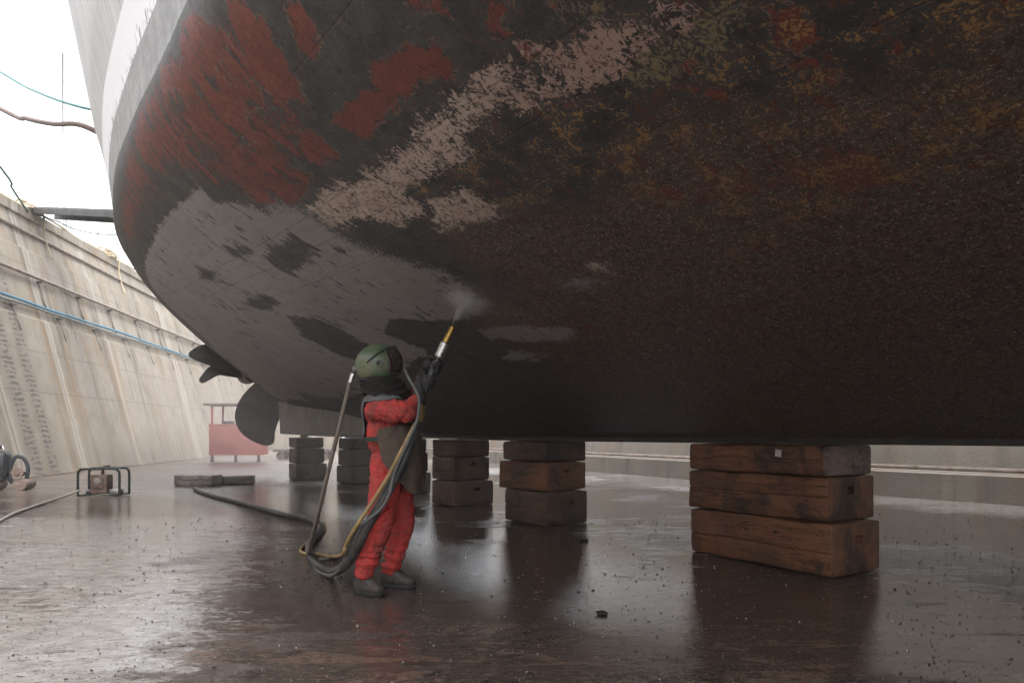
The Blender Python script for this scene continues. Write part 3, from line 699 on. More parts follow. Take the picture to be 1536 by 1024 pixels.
# thin caps and wedges between the stacks and the keel
capm = [WR, WB, WB, WG, WG, WG]
CAPL = ['thin bleached packing board on the nearest keel block stack', 'thin dark packing board on the second stack from the right', 'thin dark packing board on the third stack from the right', 'thin packing board on the stack behind the worker', 'thin packing board on the hazy stack left of the worker']
CC = [(2.577, 5.50), (.418, 8.56), (-.916, 10.9), (-2.23, 13.06), (-3.64, 15.55)]
CL_ = [(1.25, .5, .04), (.6, .5, .05), (.5, .5, .05), (.5, .5, .05), (.5, .5, .05)]
for i, ((cx, cy_), (l, w_, h), lab) in enumerate(zip(CC, CL_, CAPL)):
    c = Vector((cx, cy_, 0)) - KX*(l/2+.10) + Vector((.8, .6, 0))*(w_/2+.07)
    s_at = (c.x-O[0])*U[0]+(c.y-O[1])*U[1]
    zt = EYE-.08 if s_at > 4 else EYE+interp(ZC, s_at)-.035
    zt = max(zt, tops[i]+.012)
    h = zt-tops[i]-.002
    me = timber_mesh(l, w_, max(h, .01), None, None, 80+i, .004); me.materials.append(capm[i])
    o = bpy.data.objects.new('packing_board', me); col.objects.link(o); o.location = (c.x, c.y, tops[i]+h/2+.001); o.rotation_euler = (0, 0, ANG+[.05, -.06, .04, .02, -.03][i])
    tag(o, lab, 'board', 'packing boards on the keel block stacks')
PAL = simple('pale_paper_scrap', (.55, .5, .47), .8)
bm = bmesh.new(); K5 = Matrix.Rotation(math.radians(-5), 3, 'Z') @ KX; sc_p = Vector((2.577, 5.50, 0))-K5*(.50)
box(bm, (0, 0, 0), (.062, .004, .062), None, .001, 1)
o = obj('tag_label', bm, PAL, None, False); o.location = sc_p+Vector((K5.y, -K5.x, 0))*.004+Vector((0, 0, 1.0)); o.rotation_euler = (0, .1, ANG-math.radians(5))
tag(o, 'small pale square tag nailed on the side of the nearest top timber', 'tag')
post = simple('rusty_shore_post', (.115, .105, .10), .6)
bm = bmesh.new(); pb = Vector((-5.36, 17.0, 0))-KX*.30+Vector((.8, .6, 0))*.30; pz = EYE+.62
cyl(bm, (0, 0, 1.078), (0, 0, pz), .10, n=24); cyl(bm, (0, 0, 1.077), (0, 0, 1.10), .16, n=24); cyl(bm, (0, 0, pz-.10), (0, 0, pz-.05), .14, n=24)
o = obj('shore_post', bm, post); o.location = (pb.x, pb.y, 0); tag(o, 'round steel post standing on the farthest keel block stack, propping the stern', 'post')
# ------------------------------------------------------------------ gear on the dock floor, left
pipeg = simple('dark_green_tube', (.030, .042, .036), .45, .3, .3, 20, .15); rust = simple('rusty_grey_casing', (.16, .11, .09), .6, .2, .5, 8, .3, (.05, .035, .03), .6); chrome = simple('worn_metal', (.42, .41, .40), .35, .8)
pump = empty('caged_pump', (-7.62, 12.75, 0), math.radians(6)); tag(pump, 'small rusty pump inside a dark green tubular carrying cage on the floor', 'pump')
def hoop(y, w_=.36, h=.52, r=.022):
    pts = [(-w_, y, .03), (-w_, y, h-.10), (-w_+.03, y, h-.03), (-w_+.10, y, h), (w_-.10, y, h), (w_-.03, y, h-.03), (w_, y, h-.10), (w_, y, .03)]
    b_ = bmesh.new(); tube(b_, spline(pts, 3), r, 10); return b_
for y in (-.20, .20): obj('hoop', hoop(y), pipeg, pump)
bm = bmesh.new()
for x_ in (-.36, .36): tube(bm, [(x_, -.20, .035), (x_, .20, .035)], .022, 10)
for y in (-.20, .20): tube(bm, [(-.36, y, .035), (.36, y, .035)], .022, 10)
obj('base_frame', bm, pipeg, pump)
for x_ in (-.2, .2):
    bm = bmesh.new(); tube(bm, [(x_, -.20, .52), (x_, .20, .52)], .02, 10); obj('cross_bar', bm, pipeg, pump)
bm = bmesh.new(); box(bm, (-.04, 0, .23), (.30, .26, .36), None, .03, 3); box(bm, (-.04, -.135, .26), (.18, .03, .2), None, .012, 2); obj('casing', bm, rust, pump)
bm = bmesh.new(); cyl(bm, (-.02, 0, .40), (-.02, 0, .53), .035); cyl(bm, (-.02, 0, .44), (-.02, 0, .46), .06); tube(bm, [(-.02, 0, .53), (.0, 0, .56), (.10, 0, .57)], .02, 10); obj('outlet', bm, rust, pump)
bm = bmesh.new(); cyl(bm, (-.04, -.14, .30), (-.04, -.175, .30), .06); obj('cover_plate', bm, chrome, pump)
bm = bmesh.new(); cyl(bm, (-.30, 0, .10), (-.19, 0, .10), .05); obj('inlet', bm, chrome, pump)
bm = bmesh.new(); box(bm, (.2, .02, .09), (.22, .16, .1), None, .02, 2); obj('motor_block', bm, chrome, pump)
cord = simple('pale_cord', (.30, .28, .25), .6)
bm = bmesh.new(); tube(bm, spline([(-7.9, 12.5, .14), (-8.0, 12.2, .05), (-7.75, 11.3, .022), (-7.2, 9.9, .022), (-6.6, 8.7, .022), (-6.35, 8.1, .022), (-6.9, 6.2, .022)], 8), .021, 10)
o = obj('power_cord', bm, cord); tag(o, 'pale cord running from the caged pump out to the left across the floor', 'cord')
blue = simple('scuffed_blue_grey_paint', (.034, .040, .048), .5, .1, .4, 5, .25, (.05, .04, .035), .5); brn = simple('rusty_brown_drum', (.21, .155, .135), .7, .1, .3, 6, .3)
mc = empty('floor_machine', (-10.36, 14.3, 0), math.radians(20)); mc.scale = (.86,)*3; tag(mc, 'dark blue-grey machine on rusty brown rollers at the left edge by the wall', 'machine')
bm = bmesh.new(); box(bm, (-.42, 0, .62), (.52, .5, .62), None, .10, 3); box(bm, (-.42, 0, .36), (.40, .42, .3), None, .06, 2); box(bm, (-.30, -.26, .66), (.2, .04, .3), None, .015, 2); obj('body', bm, blue, mc)
bm = bmesh.new(); cyl(bm, (-.45, 0, .92), (-.45, 0, 1.02), .16); cyl(bm, (-.33, -.1, .92), (-.33, -.1, 1.10), .05); tube(bm, spline([(-.5, .05, 1.0), (-.42, 0, 1.10), (-.3, -.05, 1.06), (-.25, -.08, .95)], 5), .03, 10); obj('filler_cap', bm, chrome, mc)
bm = bmesh.new(); tube(bm, spline([(-.12, 0, .14), (-.16, 0, .45), (-.05, 0, .78), (.12, 0, .76), (.22, 0, .5), (.16, 0, .14)], 6), [.045]*31, 12); obj('hoop_guard', bm, blue, mc)
bm = bmesh.new(); cyl(bm, (.02, -.1, .42), (.02, .1, .42), .13, n=28); cyl(bm, (.02, -.13, .42), (.02, .13, .42), .06, n=20); obj('wheel', bm, brn, mc)
for x_ in (-.42, .18):
    bm = bmesh.new(); tube(bm, [(x_, -.42, .135), (x_, -.40, .135), (x_, -.15, .135), (x_, .30, .135), (x_, .32, .135)], [.02, .12, .135, .135, .1], 22); obj('roller', bm, brn, mc)
# red wheeled cabinet far behind
redm = simple('faded_red_panel', (.34, .085, .070), .6, 0, .2, 2, .15, (.2, .12, .10), .4)
ct = empty('red_cart', (-11.15, 27.9, 0), math.radians(4)); tag(ct, 'faded red wheeled cabinet with a flat roof on posts beyond the propeller', 'cart')
bm = bmesh.new(); box(bm, (0, 0, .93), (2.05, 1.0, 1.25), None, .02, 2)
for z_ in (.34, 1.52): box(bm, (0, -.505, z_), (2.07, .02, .06))
obj('cabinet', bm, redm, ct)
bm = bmesh.new(); box(bm, (-.12, 0, 2.34), (2.2, 1.2, .09), None, .02, 2); obj('roof', bm, rust, ct)
for x_, y_ in ((-.92, -.45), (-.76, .35), (.88, -.45), (.8, .4)):
    bm = bmesh.new(); box(bm, (x_, y_, 1.92), (.07, .07, .78)); obj('post', bm, redm, ct)
for x_ in (-.92, 0, .9):
    bm = bmesh.new(); box(bm, (x_, -.42, .2), (.09, .09, .26)); cyl(bm, (x_-.05, -.42, .085), (x_+.05, -.42, .085), .085, n=18); obj('leg', bm, rust, ct)
bm = bmesh.new(); box(bm, (-.35, -.2, 1.62), (.4, .3, .12), None, .04, 2); obj('tool_bag', bm, blue, ct)
bm = bmesh.new(); cyl(bm, (.2, 0, 1.56), (.2, 0, 1.95), .1); obj('canister', bm, blue, ct)
# two baulks lying on the floor
for (x_, y_, l, w_, h, a, lab, sd) in ((-7.05, 15.35, .95, .42, .25, math.radians(-12), 'loose weathered timber lying on the wet floor, the left one of two', 31), (-6.42, 15.75, .9, .4, .20, math.radians(14), 'loose darker timber lying on the wet floor behind the thick hose end', 32)):
    me = timber_mesh(l, w_, h, None, .02, sd, .02); me.materials.append(WL if sd == 31 else WG); o = bpy.data.objects.new('loose_timber', me); col.objects.link(o); o.location = (x_, y_, h/2); o.rotation_euler = (0, 0, a); tag(o, lab, 'timber', 'loose timbers on the dock floor')
# something low and grey far behind the propeller, by the end of the dock
tr = empty('trolley', (-9.4, 31.0, 0)); tag(tr, 'low grey flat trolley far off on the dock floor right of the red cart', 'trolley')
bm = bmesh.new(); box(bm, (0, 0, .42), (2.6, 1.0, .12), None, .02, 2); obj('platform', bm, post, tr)
for x_ in (-1.0, 1.0):
    bm = bmesh.new(); cyl(bm, (x_, -.4, .18), (x_, .4, .18), .18, n=18); obj('wheel', bm, rust, tr)
# ------------------------------------------------------------------ pipes, hoses and rails on the left wall
def wall_pt(Y, z, out=0.0):
    for a, c_ in zip(lbase, lbase[1:]):
        if a[1] <= Y <= c_[1]:
            t = (Y-a[1])/(c_[1]-a[1]); x_ = a[0]+(c_[0]-a[0])*t
            d = Vector((c_[0]-a[0], c_[1]-a[1], 0)).normalized(); nn = Vector((-d.y, d.x, 0)); break
    sb = (.05 if z < 4.57 else .12 if z < 6.8 else .20)+BT*min(z, 7.9)
    p = Vector((x_, Y, z)) + nn*(sb-out); return p
galv = simple('rust_streaked_pipe', (.30, .25, .22), .5, .4, .35, 6, .2, (.16, .09, .06), .6)
bluh = simple('blue_hose', (.045, .22, .36), .45, 0, .2, 5, .1); grh = simple('grey_green_cable', (.20, .23, .23), .5)
YS = [8+1.2*i for i in range(32)]
def run(z, r, mat, out, name, wob=.02, sd=0):
    rn = random.Random(sd); b_ = bmesh.new()
    pts = [wall_pt(y, z+rn.uniform(-wob, wob), out) for y in YS]; tube(b_, spline(pts, 4), r, 10); return obj(name, b_, mat)
p1 = run(5.92, .055, galv, .13, 'pipe', .006, 1); tag(p1, 'rusty pale pipe running along the upper part of the left dock wall', 'pipe')
for i, y in enumerate(YS[3::2]):
    b_ = bmesh.new(); a = wall_pt(y, 5.92, -.01); c_ = wall_pt(y, 5.92, .2); box(b_, (a+c_)/2+Vector((0, 0, -.10)), ((c_-a).length, .07, .05), Matrix.Rotation(math.atan2((c_-a).y, (c_-a).x), 3, 'Z')); tube(b_, [wall_pt(y, 5.82, .05), wall_pt(y, 5.2, .05), wall_pt(y+.1, 4.98, .06)], .022, 8)
    obj('bracket', b_, post, p1)
h1 = run(5.00, .036, bluh, .15, 'hose', .03, 2); tag(h1, 'bright blue hose running along the left dock wall below the rusty pipe', 'hose')
h2 = run(4.90, .036, grh, .12, 'cable', .02, 3); tag(h2, 'grey cable hung directly under the blue hose on the left dock wall', 'cable')
for i, y in enumerate(YS[3::2]):
    b_ = bmesh.new(); a = wall_pt(y+.6, 4.8, -.01); c_ = wall_pt(y+.6, 4.8, .2); box(b_, (a+c_)/2, ((c_-a).length, .06, .05), Matrix.Rotation(math.atan2((c_-a).y, (c_-a).x), 3, 'Z')); tube(b_, [wall_pt(y+.6, 4.8, .06), wall_pt(y+.62, 4.1, .06)], .018, 8); obj('bracket', b_, post, h2)
h3 = run(7.42, .045, galv, .07, 'conduit', .01, 5); tag(h3, 'thin rusty conduit just below the coping of the left dock wall', 'conduit')
yel = simple('faded_yellow_rope', (.50, .42, .29), .8, 0, .2, 20, .3)
pts = [wall_pt(y, WH+.06+.03*math.sin(y*1.7), .02+.05*math.sin(y*.9)) for y in YS]
bm = bmesh.new(); tube(bm, spline(pts, 4), .04, 8); o = obj('mooring_rope', bm, yel); tag(o, 'long faded yellow rope lying along the top edge of the left dock wall', 'rope')
def coil(Y, lab, sd):
    rn = random.Random(sd); bm = bmesh.new(); c = wall_pt(Y, WH, -.12)
    for k in range(5):
        pts = []; rr = rn.uniform(.2, .42)
        for i in range(15):
            a = i/14*math.tau*1.05+k; pts.append(c+Vector((math.cos(a)*rr*.7, math.sin(a)*rr*1.2, .05+.045*k+.05*math.sin(a*2+k))))
        tube(bm, spline(pts, 4), .034, 8)
    e0 = wall_pt(Y+.4, WH+.1, .0); tube(bm, spline([e0, wall_pt(Y+.45, WH+.05, .16), wall_pt(Y+.5, 7.7, .10), wall_pt(Y+.52, 7.0, .08), wall_pt(Y+.45, 6.85, .16)], 5), .03, 8)
    o = obj('rope_coil', bm, yel); tag(o, lab, 'rope', 'yellow rope heaps on the dock edge')
coil(22.0, 'tangled yellow rope heap on the dock edge beside the gangway plank', 1)
coil(27.6, 'yellow rope heap on the dock edge farther off, close to the hull outline', 2)
railm = simple('weathered_rail', (.48, .46, .44), .6)
rl = empty('guard_rail', (0, 0, 0)); tag(rl, 'slender guard rail with thin posts and wires along the left dock top', 'railing')
for y in (15.2, 17.6, 20.0, 23.0, 25.2, 27.6, 30.0, 33.0, 36.0, 39.0):
    bm = bmesh.new(); p = wall_pt(y, WH, -.45); tube(bm, [p, p+Vector((0, 0, 1.05))], .022, 8); cyl(bm, p, p+Vector((0, 0, .02)), .06); obj('post', bm, railm, rl)
for hz_ in (.55, 1.02):
    bm = bmesh.new(); tube(bm, spline([wall_pt(y, WH+hz_-.05*abs(math.sin(y*1.3)), -.45) for y in YS[4:28]], 4), .012, 6); obj('wire', bm, railm, rl)
# gangway plank from the dock edge to the far quarter of the ship
gang = simple('dark_gangway_steel', (.10, .10, .10), .55, .3, .3, 3, .2)
A_ = Vector((-15.45, 22.4, WH+.28)); v_, z_ = section(15.5, 1.95); B_ = Vector(ship_to_world(15.5, v_-.2, EYE+5.45))
gp = empty('gangway', A_); tag(gp, 'dark gangway plank bridging from the left dock edge to the ship', 'gangway')
dd = B_-A_; R_ = dd.to_track_quat('X', 'Z').to_matrix()
bm = bmesh.new(); box(bm, dd/2, (dd.length, .8, .07), R_, .01, 1); obj('plank', bm, gang, gp)
for s_ in (-.4, .4):
    bm = bmesh.new(); box(bm, dd/2+R_@Vector((0, s_, -.10)), (dd.length, .05, .17), R_, .008, 1); obj('side_beam', bm, gang, gp)
# lines from the quay to the ship
sp_ = empty('service_post', (-14.9, 15.6, WH-.02)); tag(sp_, 'grey service post on the left quay carrying the hanging lines', 'post')
bm = bmesh.new(); cyl(bm, (0, 0, 0), (0, 0, 3.6), .09); obj('shaft', bm, railm, sp_); bm = bmesh.new(); cyl(bm, (0, 0, 0), (0, 0, .04), .2); obj('base_plate', bm, railm, sp_)
def hang(name, pts, r, mat, lab, cat):
    bm = bmesh.new(); tube(bm, spline(pts, 8), r, 8); o = obj(name, bm, mat); tag(o, lab, cat)
teal = simple('teal_line', (.07, .22, .21), .5); brh = simple('brown_hose_rubber', (.17, .12, .10), .6); dgr = simple('dark_green_rope', (.08, .14, .12), .7)
def on_ship(s, zz):
    t = 1+(zz-interp(ZW, s))/4.2; v, z = section(s, t); return Vector(ship_to_world(s, v-.03, z+EYE))
hang('line', [(-14.85, 15.6, 11.4), at(0, 108, 13.6), at(60, 140, 12.3), at(118, 160, 11.2), on_ship(9.2, 5.15)], .022, teal, 'thin teal line sagging from the left to the ship against the white sky', 'line')
hang('hose', [(-14.85, 15.6, 10.35), at(0, 163, 13.6), at(40, 178, 12.6), at(80, 186, 11.8), at(122, 188, 11.0), on_ship(9.4, 4.75)], .042, brh, 'brown hose sagging from the left to the ship below the teal line', 'hose')
hang('rope', [(-14.9, 15.6, 11.2), at(0, 250, 19), at(18, 282, 20.2), at(42, 318, 21.4)], .03, dgr, 'dark green rope slanting down to the yellow rope heap', 'rope')
hang('wire', [at(40, 318, 21.6), at(80, 330, 22.5), at(120, 346, 23.2), at(170, 352, 24), at(230, 345, 25)], .02, dgr, 'thin dark wire hanging from the gangway end towards the ship', 'wire')
lpole = empty('light_pole', (-25.2, 38.5, WH-.02)); tag(lpole, 'tall slim grey light pole standing on the quay behind the left wall', 'pole')
bm = bmesh.new(); tube(bm, [(0, 0, 0), (-.12, 0, 14.4)], [.14, .085], 14); obj('shaft', bm, simple('pale_pole_paint', (.50, .52, .54), .5), lpole)
bm = bmesh.new(); cyl(bm, (0, 0, 0), (0, 0, .05), .3); obj('base_plate', bm, railm, lpole)
# conduit along the ledge of the right wall
def rpt(Y, off, z):
    for a, c_ in zip(rbase, rbase[1:]):
        if a[1] <= Y <= c_[1]:
            t = (Y-a[1])/(c_[1]-a[1]); d = Vector((c_[0]-a[0], c_[1]-a[1], 0)).normalized(); nn = Vector((d.y, -d.x, 0)); return Vector((a[0]+(c_[0]-a[0])*t, Y, 0))+nn*off+Vector((0, 0, z))
bm = bmesh.new(); tube(bm, spline([rpt(y, .30, .545) for y in [2+1.5*i for i in range(24)]], 3), .04, 8); o = obj('pipe', bm, galv); tag(o, 'thin rusty pale pipe lying along the ledge of the right dock wall', 'pipe')
# ------------------------------------------------------------------ loose grit and paint flakes on the floor
rn = random.Random(5); bm = bmesh.new()
def flakes(n, f, zr=.004):
    for _ in range(n):
        x_, y_ = f(); r_ = rn.choice((.0018, .002, .0025, .003, .004, .008))*rn.uniform(.6, 1.2)*(1 if y_ < 5 else 1.5); k = rn.randint(4, 6); a0 = rn.uniform(0, 6); h = rn.uniform(.002, .006)+r_*.25
        tl = (rn.uniform(-.3, .3), rn.uniform(-.3, .3)); el = rn.uniform(.4, 1)
        pts = [(x_+r_*math.cos(a0+i*math.tau/k)*rn.uniform(.7, 1.2), y_+el*r_*math.sin(a0+i*math.tau/k)*rn.uniform(.7, 1.2)) for i in range(k)]
        lo = [bm.verts.new((px, py, .0005)) for px, py in pts]; hi = [bm.verts.new((px*.85+x_*.15, py*.85+y_*.15, max(.002, h+tl[0]*(px-x_)+tl[1]*(py-y_)))) for px, py in pts]
        bm.faces.new(hi)
        for i in range(k): bm.faces.new((lo[i], lo[(i+1)%k], hi[(i+1)%k], hi[i]))
def fr():
    Y = 2.6+7.5*rn.random()**1.8; return rn.uniform(-.78, .78)*Y, Y
flakes(5200, fr)
b = NB('paint_flakes_and_grit'); P = b.obj(); q = b.noise(P, 31, 1, .5)
gm_ = b.surf(b.mix(b.step(q, .62, .66), b.mix(b.step(q, .42, .44), (.10, .055, .04), (.040, .034, .031)), (.42, .39, .36)), .45, 0, None, .4)
o = obj('paint_flakes', bm, gm_, None, False); tag(o, kind='stuff')
stone = simple('dark_lump', (.035, .03, .028), .5)
for i, (px, py, r_, lab) in enumerate(((877, 811, .05, 'small dark lump on wet floor in front of the second keel block stack'), (903, 921, .036, 'flat dark lump on the wet floor between the worker and nearest stack'))):
    g_ = ground(px, py); bm = bmesh.new(); bmesh.ops.create_icosphere(bm, subdivisions=2, radius=r_)
    for v in bm.verts: v.co *= 1+.35*mn.noise(v.co*28+Vector((i*3, 0, 0))); v.co.z *= .4
    o = obj('lump', bm, stone); o.location = (g_.x, g_.y, r_*.3); tag(o, lab, 'lump')
# ------------------------------------------------------------------ the worker
PY_ = 5.06
base = Vector((-.92, PY_, 0))
man = empty('person', base); tag(man, 'worker in dirty red coveralls, green air-fed helmet and brown apron, blasting the hull overhead', 'person')
def part(name, me, mat, parent=None):
    o = link(name, me, mat)
    if parent is None or parent is man:
        o.parent = man; o.matrix_parent_inverse = Matrix.Translation(-base)
    else:
        o.parent = parent
    return o
def cloth(name, c1, c2, dirt, amt=.6, rough=.8, sc_=9):
    b = NB(name); P = b.obj(); n1 = b.noise(P, sc_, 6, .62, .4); n2 = b.noise(P, sc_*7, 5, .65); n3 = b.noise(P, sc_*.45, 6, .7, .8); wv = b.noise(P, 260, 2)
    c = b.mix(b.step(n1, .35, .65), c1, c2); c = b.mix(b.mul(b.step(n3, .38, .72), amt*.95), c, dirt); c = b.mix(b.mul(b.step(b.noise(b.map(P, (1, 1, .5)), sc_*2.2, 7, .72, .7), .50, .72), amt*.8), c, dirt); c = b.mix(b.mul(b.step(n2, .56, .70), amt*.6), c, dirt)
    return b.surf(c, rough, 0, b.bump(b.add(b.mul(n2, .8), b.add(n1, b.mul(wv, .25))), .45, .006), .25)
RED = cloth('dirty_red_cotton', (.54, .055, .048), (.42, .042, .038), (.15, .050, .043), .9)
def ridge(v): return 1-abs(mn.noise(v))*2
bm = bmesh.new()
ellipsoid(bm, at(580, 615, 5.08), (.165, .205, .17)); ellipsoid(bm, at(583, 652, 5.08), (.166, .19, .19)); ellipsoid(bm, at(588, 697, 5.08), (.172, .19, .15))
capsule(bm, at(570, 600, 4.97), at(584, 600, 5.2), .085, .085)                         # shoulder girdle
capsule(bm, at(579, 598, 5.08), at(574, 560, 5.08), .075, .07); ellipsoid(bm, at(572, 546, 5.08), (.10, .08, .115))   # neck and head inside the helmet
capsule(bm, at(582, 703, 4.99), at(570, 785, 4.94), .125, .100); capsule(bm, at(570, 785, 4.94), at(546, 856, 4.96), .100, .080)
capsule(bm, at(596, 703, 5.17), at(604, 785, 5.19), .120, .095); capsule(bm, at(604, 785, 5.19), at(587, 848, 5.19), .095, .078)
capsule(bm, at(564, 614, 4.89), at(609, 617, 4.77), .086, .083); capsule(bm, at(609, 617, 4.77), at(629, 598, 4.88), .080, .052)
capsule(bm, at(592, 606, 5.26), at(626, 594, 5.30), .082, .072); capsule(bm, at(626, 594, 5.30), at(638, 562, 5.10), .068, .050)
me = remeshed(bm, .006, 8, 'coverall')
def crease(v, p=7): return (1-abs(mn.noise(v)))**p
def fold(co, n):
    z = co.z; x_, y_ = co.x, co.y
    d = .004*ridge(Vector((x_*5, y_*5, z*3)))
    if z < 1.0: d -= .011*crease(Vector((x_*10+z*4, y_*10, z*2.6)), 8)
    d -= .011*crease(Vector((x_*5+z*5, y_*5, z*6-x_*5)), 14)
    if z < .40:                      # cloth piled up over the boots
        k = min(1, (.40-z)/.14); d += k*(.0055*math.sin(z*88+5*mn.noise(co*6)+x_*22) - .006*crease(Vector((x_*7, y_*7, z*26)), 5))
    if .45 < z < .62: d -= .007*crease(Vector((x_*5, y_*5, z*15+x_*9)), 7)      # behind and round the knee
    if z > 1.16 and y_ < 4.94: d -= .012*crease(Vector((x_*17+z*9, y_*4, z*5-x_*4)), 6)   # sleeve
    if .86 < z < 1.0: d -= .008*crease(Vector((x_*7, y_*7, z*20)), 6)
    return d
displace(me, fold); part('coverall', me, RED)
# hood: heavy dark cloth bunched round the neck
HOOD = cloth('dark_hood_cloth', (.050, .044, .040), (.034, .031, .030), (.11, .09, .075), .4, .85, 11)
def rings(spec, n=64, fold_=None):
    bm = bmesh.new(); R = []
    for k, (px, py, Y, rx, ry) in enumerate(spec):
        c = at(px, py, Y); ring = []
        for i in range(n):
            a = math.tau*i/n; q = Vector((math.cos(a)*rx, math.sin(a)*ry, 0)); f = fold_(a, k/(len(spec)-1)) if fold_ else (0, 0)
            q *= 1+f[0]; q.z += f[1]; ring.append(bm.verts.new(c+q))
        R.append(ring)
    for a, b_ in zip(R, R[1:]):
        for i in range(n): bm.faces.new((a[i], a[(i+1)%n], b_[(i+1)%n], b_[i]))
    return bm
def dense(sp, m=6):
    P = [Vector(x[:3]) for x in sp]; Q = [Vector((x[3], x[4], 0)) for x in sp]
    return [(*p, q.x, q.y) for p, q in zip(spline(P, m), spline(Q, m))]
def hoodfold(a, t):
    e = math.sin(t*math.pi)
    return (.055*e*math.sin(t*21+2.2*math.sin(a*2+.6)+1.5*mn.noise(Vector((math.cos(a)*2, math.sin(a)*2, t*2))))+.05*t*math.sin(a*7+1)*t, .016*math.sin(a*2+1.0)*t+.010*math.sin(a*3+2)*e+.035*t*math.cos(a+2.6))
sp = dense([(572, 566, 5.08, .120, .120), (575, 573, 5.08, .150, .150), (577, 581, 5.08, .168, .185), (578, 590, 5.08, .178, .215), (579, 600, 5.08, .178, .232)])
bm = rings(sp, 72, hoodfold); bmesh.ops.solidify(bm, geom=bm.faces[:], thickness=.006); part('hood', mesh_from(bm, 'hood'), HOOD)
# grey yoke over the shoulders and down the back
VEST = cloth('grey_yoke_cloth', (.155, .155, .160), (.110, .108, .110), (.06, .052, .048), .5, .8, 10)
bm = bmesh.new()
ellipsoid(bm, at(579, 615, 5.08), (.178, .215, .178)); ellipsoid(bm, at(579, 650, 5.08), (.168, .195, .16)); capsule(bm, at(570, 601, 4.97), at(584, 601, 5.2), .096, .096); capsule(bm, at(564, 612, 4.90), at(590, 612, 4.86), .097, .09)
me = remeshed(bm, .012, 4, 'yoke'); displace(me, lambda co, n: .006*ridge(co*9)+.003*ridge(co*22))
bm = bmesh.new(); bm.from_mesh(me); bpy.data.meshes.remove(me)
zt = at(0, 603, 5.0).z; xb = at(550, 0, 5.08).x; zb = at(0, 655, 5.08).z
def keep(f):
    c = f.calc_center_median(); w_ = .012*mn.noise(c*14)
    if c.z < zb: return False
    if c.z > zt+w_+ .10*max(0, c.x-at(575, 0, 5.08).x): return True
    return c.x < xb+w_+.3*max(0, c.z-at(0, 615, 5.08).z)
bmesh.ops.delete(bm, geom=[f for f in bm.faces if not keep(f)], context='FACES'); bmesh.ops.solidify(bm, geom=bm.faces[:], thickness=.004); part('yoke', mesh_from(bm, 'yoke'), VEST)
# apron: wraps the front from under the arm to a rounded hem above the knees
APR = cloth('brown_leather_apron', (.235, .180, .138), (.180, .138, .106), (.085, .068, .055), .55, .7, 7)
bm = bmesh.new(); G = []; nu, nv = 46, 30
for j in range(nv+1):
    row = []; t = j/nv
    for i in range(nu+1):
        u = i/nu; a = math.radians(-112+ (196)*u)                 # 0 = straight ahead (+x), -90 = towards the camera
        edge = abs(u-.5)*2; zlow = 738-46*max(0, (edge-.45)/.55)**1.6; ztop = 634+10*edge*edge
        py = ztop+(zlow-ztop)*t; tp = (py-634)/104
        rx = .178+.062*math.sin(min(1, tp*1.15)*math.pi*.8)-.02*max(0, tp-.8); ry = .205+.035*tp
        cut = (math.radians(-112)+math.radians(26)*tp) if u < .5 else None
        if cut is not None: a = cut+(0-cut)*(u/.5)*( -0.0+1) if True else a
        if u >= .5: a = math.radians(84)*(u-.5)/.5
        c = at(587+4*tp, py, 5.08)
        w_ = .010*math.sin(a*9+2*mn.noise(Vector((a*2, tp*3, 1))))*tp + .012*ridge(Vector((a*2.2, tp*4.5+a, 4)))
        row.append(bm.verts.new(c+Vector((math.cos(a)*(rx+w_), math.sin(a)*(ry+w_), 0))))
    G.append(row)
for a, b_ in zip(G, G[1:]):
    for i in range(nu): bm.faces.new((a[i], a[i+1], b_[i+1], b_[i]))
bmesh.ops.solidify(bm, geom=bm.faces[:], thickness=.005); part('apron', mesh_from(bm, 'apron'), APR)
BELT = cloth('dark_green_webbing', (.030, .060, .045), (.022, .045, .034), (.05, .04, .035), .4)
bm = rings([(584, 655, 5.08, .170, .200), (584, 655, 5.08, .180, .212), (584, 661.5, 5.08, .180, .212), (584, 661.5, 5.08, .170, .200)], 56); part('belt', mesh_from(bm, 'belt', True, 40), BELT)
